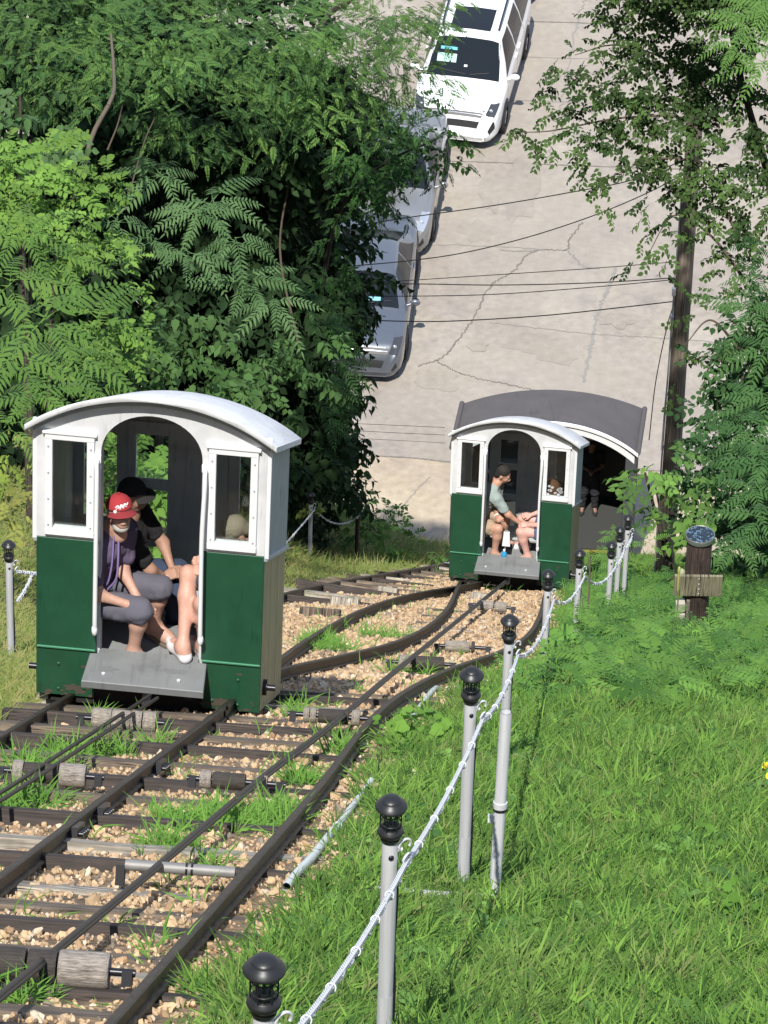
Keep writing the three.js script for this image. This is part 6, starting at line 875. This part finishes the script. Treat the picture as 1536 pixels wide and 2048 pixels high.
person(tram2, 'seated person with bare pink legs at the right of the farther doorway, hands on lap', {
  pelvis: [0.54, 0.68, -0.32], chest: [0.52, 1.0, -0.34], neck: [0.50, 1.14, -0.34], head: [0.46, 1.27, -0.33], face: [-0.9, -0.25, 0.2],
  lSh: [0.46, 1.05, -0.18], lEl: [0.40, 0.84, -0.16], lWr: [0.20, 0.79, -0.20], rSh: [0.46, 1.05, -0.50], rEl: [0.38, 0.84, -0.48], rWr: [0.22, 0.80, -0.40], lDir: [-0.95, -0.1, -0.05], rDir: [-0.9, 0, 0.25], lN: [0, 1, 0.5], rN: [0, 1, 0.4],
  lHip: [0.50, 0.66, -0.22], rHip: [0.50, 0.66, -0.44], lKn: [0.115, 0.70, -0.16], rKn: [0.10, 0.71, -0.42], lAn: [0.225, 0.36, -0.12], rAn: [0.16, 0.35, -0.42], lToe: [0.05, 0.3, -0.08], rToe: [-0.05, 0.3, -0.4],
}, { shirt: cloth(0.30, 0.16, 0.13), pants: cloth(0.08, 0.09, 0.18), leg: 0.4, hair: std(C(0.14, 0.06, 0.03), 0.8), longHair: true, shoes: cloth(0.65, 0.65, 0.65), skin: skinMat(0.66, 0.39, 0.33) });
{ const b = V(-0.055, 0.60, -0.13).applyMatrix4(tram2.matrixWorld), o = thing('paper_bag', 'white bag held between the knees of the riders in the farther car', 'bag', b, YAW2); const g = box(0.10, 0.20, 0.06, 0, 0, 0), p = g.attributes.position; for (let i = 0; i < p.count; i++) if (p.getY(i) > 0) { p.setX(i, p.getX(i) * 0.72); p.setZ(i, p.getZ(i) * 0.5); } g.computeVertexNormals(); mesh('sack', g, cloth(0.75, 0.74, 0.76), o); mesh('handle', place(new THREE.TorusGeometry(0.025, 0.005, 5, 12, Math.PI), 0, 0.1, 0), cloth(0.3, 0.3, 0.3), o); }
{ const b = V(-0.07, 0.41, -0.05).applyMatrix4(tram2.matrixWorld); const o = thing('bottle', 'small bright blue bottle on the floor edge of the farther car', 'bottle', b, YAW2); mesh('bottle_body', lathe([[0, -0.08], [0.034, -0.08], [0.036, 0], [0.03, 0.03], [0.012, 0.05], [0.012, 0.06], [0, 0.06]], 14), std(C(0.03, 0.28, 0.55), 0.35), o); mesh('bottle_cap', cyl(0.014, 0.014, 0.02, 10, 0, 0.065, 0), MAT.whiteTrim, o); }
// ---- someone standing inside the station
{ let f = V(STATION.x + 0.95, 0, STATION.z - 1.25); person(null, 'person in dark clothes standing inside the shaded station', {
  pelvis: [0, 0.93, 0], chest: [0, 1.27, 0], neck: [0, 1.46, 0], head: [0, 1.60, 0.02], face: [0.2, -0.2, 0.9], lSh: [0.17, 1.38, 0], lEl: [0.22, 1.1, 0.02], lWr: [0.06, 1.12, 0.22], rSh: [-0.17, 1.38, 0], rEl: [-0.24, 1.1, 0], rWr: [-0.06, 1.14, 0.22], lHip: [0.09, 0.88, 0], rHip: [-0.09, 0.88, 0], lKn: [0.11, 0.48, 0.02], rKn: [-0.11, 0.48, 0.02], lAn: [0.12, 0.09, -0.02], rAn: [-0.12, 0.09, -0.02], lToe: [0.14, 0.02, 0.2], rToe: [-0.14, 0.02, 0.2],
}, { floor: 0, at: V(f.x, 0.955, f.z), turn: 0, shirt: cloth(0.02, 0.02, 0.025), pants: cloth(0.02, 0.02, 0.025), leg: 1.97, sleeve: 0.6, skin: skinMat(0.3, 0.18, 0.13), hair: std(C(0.02, 0.017, 0.014), 0.8), shoes: cloth(0.02, 0.02, 0.02) }); }

// ---------------------------------------------------------------- parked cars
function makeCar(name, label, category, front, yaw, S, o) {
  const t = thing(name, label, category, [0, 0, 0], yaw, 'cars parked along the street');
  // stations along z (rear to front): z, half width, sill, belt, top, half width of the top
  const par = z => { let i = 0; while (i < S.length - 2 && z > S[i + 1][0]) i++; const t = clamp((z - S[i][0]) / (S[i + 1][0] - S[i][0]), 0, 1), g = k => { const a = S[Math.max(0, i - 1)][k], b = S[i][k], c = S[i + 1][k], d = S[Math.min(S.length - 1, i + 2)][k], h = lerp(b, c, t), cr = 0.5 * (2 * b + (c - a) * t + (2 * a - 5 * b + 4 * c - d) * t * t + (3 * b - a - 3 * c + d) * t * t * t); return lerp(h, cr, 0.5); }; return [1, 2, 3, 4, 5].map(g); };
  const sec = z => { const [w, sill, belt, top, tw] = par(z), cab = smooth(0.05, 0.3, top - belt); return [[w * 0.90, sill], [w * 0.985, sill + 0.10], [w, lerp(sill, belt, 0.55)], [w * 0.985, belt - 0.10], [w * lerp(0.93, 0.95, cab), belt - 0.012], [lerp(w * 0.93, tw, 0.5) + 0.03 * cab, lerp(belt, top - 0.07, 0.5)], [tw, top - lerp(0.015, 0.065, cab)], [tw * 0.72, top - lerp(0.004, 0.016, cab)], [0, top + 0.006]]; };
  const at2 = (z, q) => { const s = sec(z), i = Math.min(7, Math.floor(q)), f = q - i; return [lerp(s[i][0], s[i + 1][0], f), lerp(s[i][1], s[i + 1][1], f)]; };
  const sheet = (z0, z1, nz, q0, q1, nq, side, off = 0, warp) => { const pos = [], idx = []; for (let i = 0; i <= nz; i++) for (let k = 0; k <= nq; k++) { let z = lerp(z0, z1, i / nz), q = lerp(q0, q1, k / nq); if (warp) [z, q] = warp(i / nz, k / nq); const p = at2(z, q), e = 0.02, a = at2(z, Math.min(8, q + e)), b = at2(z, Math.max(0, q - e)), c = at2(z + e, q), d = at2(z - e, q), tq = V(a[0] - b[0], a[1] - b[1], 0), tz = V(c[0] - d[0], c[1] - d[1], 2 * e), n = tq.cross(tz).normalize(); pos.push((p[0] + n.x * off) * side, p[1] + n.y * off, z + n.z * off); } for (let i = 0; i < nz; i++) for (let k = 0; k < nq; k++) { const a = i * (nq + 1) + k, b = a + 1, c = a + nq + 1, d = c + 1; side > 0 ? idx.push(a, b, c, b, d, c) : idx.push(a, c, b, b, c, d); } return geo(pos, idx); };
  const z0 = S[0][0], z1 = S[S.length - 1][0], paint = phys(o.color, o.rough ?? 0.35, { metalness: o.metal ?? 0.0, clearcoat: 1, clearcoatRoughness: 0.08 }), glass = phys(C(0.012, 0.015, 0.018), 0.08, { specularIntensity: 0.7 }), dark = std(C(0.02, 0.02, 0.022), 0.5);
  const full = [sheet(z0, z1, 70, 0, 8, 24, 1), sheet(z0, z1, 70, 0, 8, 24, -1)]; const bodyG = join(full);
  const bd = mesh('body', [mergeVertices((() => { bodyG.deleteAttribute('normal'); bodyG.deleteAttribute('uv'); return bodyG; })(), 1e-4)].map(g => { g.computeVertexNormals(); return g; }), paint, t);
  const end = (z, f) => { const s = sec(z), sh = new THREE.Shape(); sh.moveTo(s[0][0], s[0][1]); for (const p of s.slice(1)) sh.lineTo(...p); for (const p of s.slice(0, -1).reverse()) sh.lineTo(-p[0], p[1]); const g = new THREE.ShapeGeometry(sh); g.translate(0, 0, z); return g; };
  mesh('bumper', [end(z1, 1)], o.bumper || paint, t); mesh('rear_bumper', [end(z0, -1)], paint, t);
  mesh('underbody', box(S[4][1] * 1.7, 0.16, (z1 - z0) * 0.9, 0, S[4][2] + 0.02, (z0 + z1) / 2), dark, t);
  const both = (name, fn, mat, off) => { for (const s of [-1, 1]) { mesh(name, fn(s), mat, t); } };
  mesh('windscreen', [1, -1].map(s => sheet(o.ws[0], o.ws[1], 10, 5.95, 8, 8, s, 0.006, (a, b) => [lerp(o.ws[0], o.ws[1], a), lerp(5.9 + 0.1 * a, 8, b)])), glass, t);
  if (o.rw) mesh('rear_window', [1, -1].map(s => sheet(o.rw[0], o.rw[1], 8, 6.1, 8, 8, s, 0.006)), glass, t);
  for (const [a, b, skew0, skew1] of o.sideWin) for (const s of [-1, 1]) mesh('side_window', sheet(a, b, 8, 4.15, 5.85, 6, s, 0.006, (u, v) => [lerp(a + skew0 * v, b - skew1 * v, u), lerp(4.2, 5.85, v)]), glass, t);
  for (const [a, b, wq] of o.sunroof || []) mesh('sunroof', [1, -1].map(s => sheet(a, b, 4, wq, 8, 5, s, 0.006)), glass, t);
  if (o.rails) both('roof_rail', s => tube([V(s * 0.62, 1.77, -1.9), V(s * 0.62, 1.82, -1.7), V(s * 0.625, 1.84, -0.8), V(s * 0.62, 1.80, 0.2), V(s * 0.61, 1.74, 0.35)], 0.022, 6, 30), dark);
  const lampM = phys(C(0.55, 0.58, 0.62), 0.08, { metalness: 0.55, clearcoat: 1 });
  for (const s of [-1, 1]) {
    const hl = mesh('headlight', sheet(0, 1, 6, 0, 1, 6, s, 0.012, (u, v) => [lerp(o.hl[0] + 0.12 * v, o.hl[1], u), lerp(o.hl[2], o.hl[3], v)]), o.hlDark ? std(C(0.05, 0.052, 0.058), 0.15) : lampM, t);
    const [hx, hy] = at2(lerp(o.hl[0], o.hl[1], 0.7), lerp(o.hl[2], o.hl[3], 0.6)); mesh('reflector', [sph(0.05, hx * s * 0.985, hy, lerp(o.hl[0], o.hl[1], 0.7), 1, 1, 0.7, 10), sph(0.04, hx * s * 0.8, hy + 0.01, lerp(o.hl[0], o.hl[1], 0.85), 1, 1, 0.7, 10)], lampM, hl);
    mesh('fog_lamp_surround', sheet(0, 1, 3, 0, 1, 3, s, 0.008, (u, v) => [lerp(o.fog[0], o.fog[1], u), lerp(o.fog[2], o.fog[3], v)]), dark, t);
    const mz = o.mirror[0], mm = mesh('mirror', [(() => { const g = sph(0.11, 0, 0, 0, 1.0, 0.7, 0.55, 14); return place(g, s * (o.mirror[1] + 0.12), o.mirror[2], mz); })(), stick(V(s * (o.mirror[1] - 0.05), o.mirror[2] - 0.06, mz + 0.03), V(s * (o.mirror[1] + 0.08), o.mirror[2] - 0.02, mz), 0.035)], paint, t);
    mesh('mirror_glass', place(new THREE.CircleGeometry(0.08, 14), s * (o.mirror[1] + 0.12), o.mirror[2], mz - 0.062, 0, Math.PI, 0), glass, mm);
    for (const wz of o.wheels) { const w = par(wz)[0], r = o.wr, tw = mesh('wheel', [lathe([[r * 0.62, -0.1], [r * 0.95, -0.1], [r, -0.07], [r, 0.07], [r * 0.95, 0.1], [r * 0.62, 0.1]], 26)].map(g => place(g, s * (w - 0.075), r, wz, 0, 0, Math.PI / 2)), std(C(0.025, 0.025, 0.026), 0.85), t); const sp = [place(cyl(r * 0.63, r * 0.63, 0.05, 24, 0, 0, 0), s * (w - 0.04), r, wz, 0, 0, Math.PI / 2)]; for (let k = 0; k < 5; k++) { const a = k / 5 * 6.283; sp.push(box(0.03, r * 0.55, 0.07, s * (w - 0.005), r + Math.cos(a) * r * 0.3, wz + Math.sin(a) * r * 0.3, -a + 0 * Math.PI)); } mesh('rim', sp, std(C(0.5, 0.5, 0.52), 0.35, { metalness: 0.7 }), tw);
      const ar = new THREE.RingGeometry(r * 0.98, r * 1.16, 26, 1, -0.25, Math.PI + 0.5); mesh('wheel_arch', place(ar, s * (w + 0.006), r, wz, 0, s * Math.PI / 2, 0), dark, t); }
    for (const dz of o.doors) mesh('door_seam', sheet(dz, dz + 0.012, 1, 0.8, 4.1, 5, s, 0.004), dark, t);
    for (const dz of o.handles) mesh('door_handle', (() => { const [hx2, hy2] = at2(dz, 3.35); return rbox(0.03, 0.035, 0.2, 0.01, s * (hx2 + 0.014), hy2, dz); })(), paint, t);
  }
  mesh('grille', [1, -1].map(s => sheet(0, 1, 3, 0, 1, 6, s, 0.008, (u, v) => [lerp(o.gr[0], o.gr[1], u), lerp(o.gr[2], 8, v)])), dark, t);
  mesh('grille_bar', [1, -1].map(s => sheet(0, 1, 1, 0, 1, 6, s, 0.014, (u, v) => [lerp(lerp(o.gr[0], o.gr[1], 0.4), lerp(o.gr[0], o.gr[1], 0.55), u), lerp(o.gr[2] + 0.1, 8, v)])), lampM, t);
  mesh('air_intake', [1, -1].map(s => sheet(0, 1, 3, 0, 1, 6, s, 0.007, (u, v) => [lerp(o.ai[0], o.ai[1], u), lerp(o.ai[2], 8, v)])), dark, t);
  for (const [x, z, w, h, col] of o.papers || []) { const q = at2(z, 7.5), z2 = at2(z + 0.1, 7.5), tilt = Math.atan2(0.1, q[1] - z2[1]); mesh('windscreen_card', box(w, h, 0.004, x, at2(z, 7.9)[1] + 0.014, z, -(Math.PI / 2 - Math.atan2(q[1] - z2[1], 0.1))), std(C(...col), 0.6), t); }
  mesh('wiper', [1, -1].map(s => stick(V(s * 0.05 + 0.1, at2(o.ws[1] - 0.05, 8)[1] + 0.02, o.ws[1] - 0.05), V(s * 0.55, at2(o.ws[1] - 0.12, 7)[1] + 0.02, o.ws[1] - 0.14), 0.01)), dark, t);
  const d = V(Math.sin(yaw), 0, Math.cos(yaw)); t.position.copy(front.clone().addScaledVector(d, -z1)); t.position.y = 0; t.scale.setScalar(o.scale || 1); return t;
}
makeCar('minivan', 'white minivan with two sunroof panels, farthest up the street', 'minivan', onStreet(905, 300), -8.5 * R,
  [[-2.60, 0.84, 0.36, 0.95, 1.00, 0.74], [-2.52, 0.93, 0.32, 1.02, 1.40, 0.70], [-2.25, 0.98, 0.28, 1.05, 1.70, 0.68], [-1.2, 1.0, 0.26, 1.06, 1.77, 0.70], [0.2, 1.0, 0.26, 1.05, 1.75, 0.70], [0.62, 0.995, 0.26, 1.04, 1.69, 0.68], [1.50, 0.99, 0.26, 1.02, 1.10, 0.80], [2.0, 0.97, 0.26, 0.97, 1.04, 0.74], [2.32, 0.93, 0.26, 0.88, 0.93, 0.68], [2.47, 0.86, 0.25, 0.76, 0.80, 0.60], [2.56, 0.76, 0.27, 0.56, 0.59, 0.52], [2.60, 0.68, 0.28, 0.40, 0.42, 0.46]],
  { color: C(0.80, 0.81, 0.82), ws: [0.66, 1.44], sideWin: [[-2.1, -1.1, 0.12, 0.02], [-1.04, -0.12, 0.02, 0.02], [-0.06, 1.15, 0.02, 0.62]], sunroof: [[-0.45, 0.42, 7.12], [-1.75, -1.15, 7.1]], rails: true, hl: [2.02, 2.40, 3.9, 5.9], fog: [2.44, 2.55, 2.2, 3.6], mirror: [1.12, 0.98, 1.08], wheels: [-1.5, 1.58], wr: 0.35, doors: [-0.09, -1.07, 1.2], handles: [-0.35, 0.05], gr: [2.38, 2.46, 6.2], ai: [2.50, 2.555, 6.2], hlDark: true, papers: [[-0.40, 1.10, 0.42, 0.20, [0.35, 0.55, 0.5]], [-0.38, 0.92, 0.36, 0.07, [0.1, 0.45, 0.6]], [0.03, 1.22, 0.07, 0.05, [0.7, 0.72, 0.72]]] });
const sedan = [[-2.42, 0.78, 0.32, 0.86, 0.90, 0.66], [-2.30, 0.86, 0.28, 0.95, 1.02, 0.70], [-1.95, 0.90, 0.24, 0.97, 1.08, 0.70], [-1.55, 0.92, 0.22, 0.97, 1.10, 0.66], [-0.75, 0.93, 0.20, 0.96, 1.41, 0.56], [0.1, 0.93, 0.20, 0.95, 1.46, 0.58], [0.42, 0.93, 0.20, 0.94, 1.42, 0.57], [1.22, 0.92, 0.20, 0.92, 1.00, 0.72], [1.9, 0.90, 0.20, 0.84, 0.92, 0.68], [2.2, 0.86, 0.19, 0.75, 0.82, 0.64], [2.36, 0.79, 0.19, 0.63, 0.68, 0.56], [2.44, 0.70, 0.2, 0.48, 0.51, 0.50], [2.48, 0.62, 0.21, 0.34, 0.36, 0.44]];
makeCar('sedan', 'silver grey sedan, nearest of the parked cars, half hidden by leaves', 'sedan', onStreet(716, 768), -3 * R, sedan,
  { color: C(0.13, 0.145, 0.17), metal: 0.45, rough: 0.35, ws: [0.46, 1.16], rw: [-1.5, -0.8], sideWin: [[-1.35, -0.42, 0.5, 0.02], [-0.36, 0.98, 0.02, 0.58]], hl: [1.88, 2.32, 3.9, 5.9], hlDark: true, fog: [2.38, 2.45, 2.0, 3.2], mirror: [0.88, 0.91, 0.98], wheels: [-1.38, 1.42], wr: 0.33, doors: [-0.39, 1.0, -1.3], handles: [-0.62, 0.35], gr: [2.26, 2.36, 6.0], ai: [2.41, 2.46, 6.1], papers: [[0.18, 1.02, 0.30, 0.09, [0.2, 0.5, 0.6]]] });
makeCar('hatchback', 'silver hatchback between the white minivan and the nearest sedan, behind leaves', 'hatchback', onStreet(774, 519), -5 * R,
  sedan.map(([z, w, s, b, t, tw]) => [z * 0.9, w * 0.97, s, b + 0.03, t + (t > 1.2 ? 0.07 : 0.04), tw]),
  { color: C(0.22, 0.225, 0.23), metal: 0.3, rough: 0.35, ws: [0.40, 1.05], rw: [-1.3, -0.75], sideWin: [[-1.2, -0.38, 0.4, 0.02], [-0.32, 0.88, 0.02, 0.5]], hl: [1.62, 2.10, 4.0, 6.1], fog: [2.14, 2.2, 2.0, 3.2], mirror: [0.8, 0.89, 1.03], wheels: [-1.25, 1.28], wr: 0.32, doors: [-0.35, 0.9, -1.2], handles: [-0.58, 0.3], gr: [2.06, 2.12, 6.2], ai: [2.16, 2.21, 6.1], papers: [] });
// bumper and wheels of one more dark car at the very top edge
makeCar('dark_car', 'dark car cut off by the top edge of the photo', 'car', onStreet(990, 16), -6 * R, sedan, { color: C(0.02, 0.022, 0.028), ws: [0.46, 1.16], rw: [-1.5, -0.8], sideWin: [[-1.35, -0.42, 0.5, 0.02], [-0.36, 0.98, 0.02, 0.58]], hl: [1.88, 2.32, 3.9, 5.9], fog: [2.38, 2.45, 2.0, 3.2], mirror: [0.88, 0.91, 0.98], wheels: [-1.38, 1.42], wr: 0.33, doors: [-0.39, 1.0], handles: [-0.62], gr: [2.26, 2.36, 6.0], ai: [2.41, 2.46, 6.1], papers: [] });

renderer.render(scene, camera);
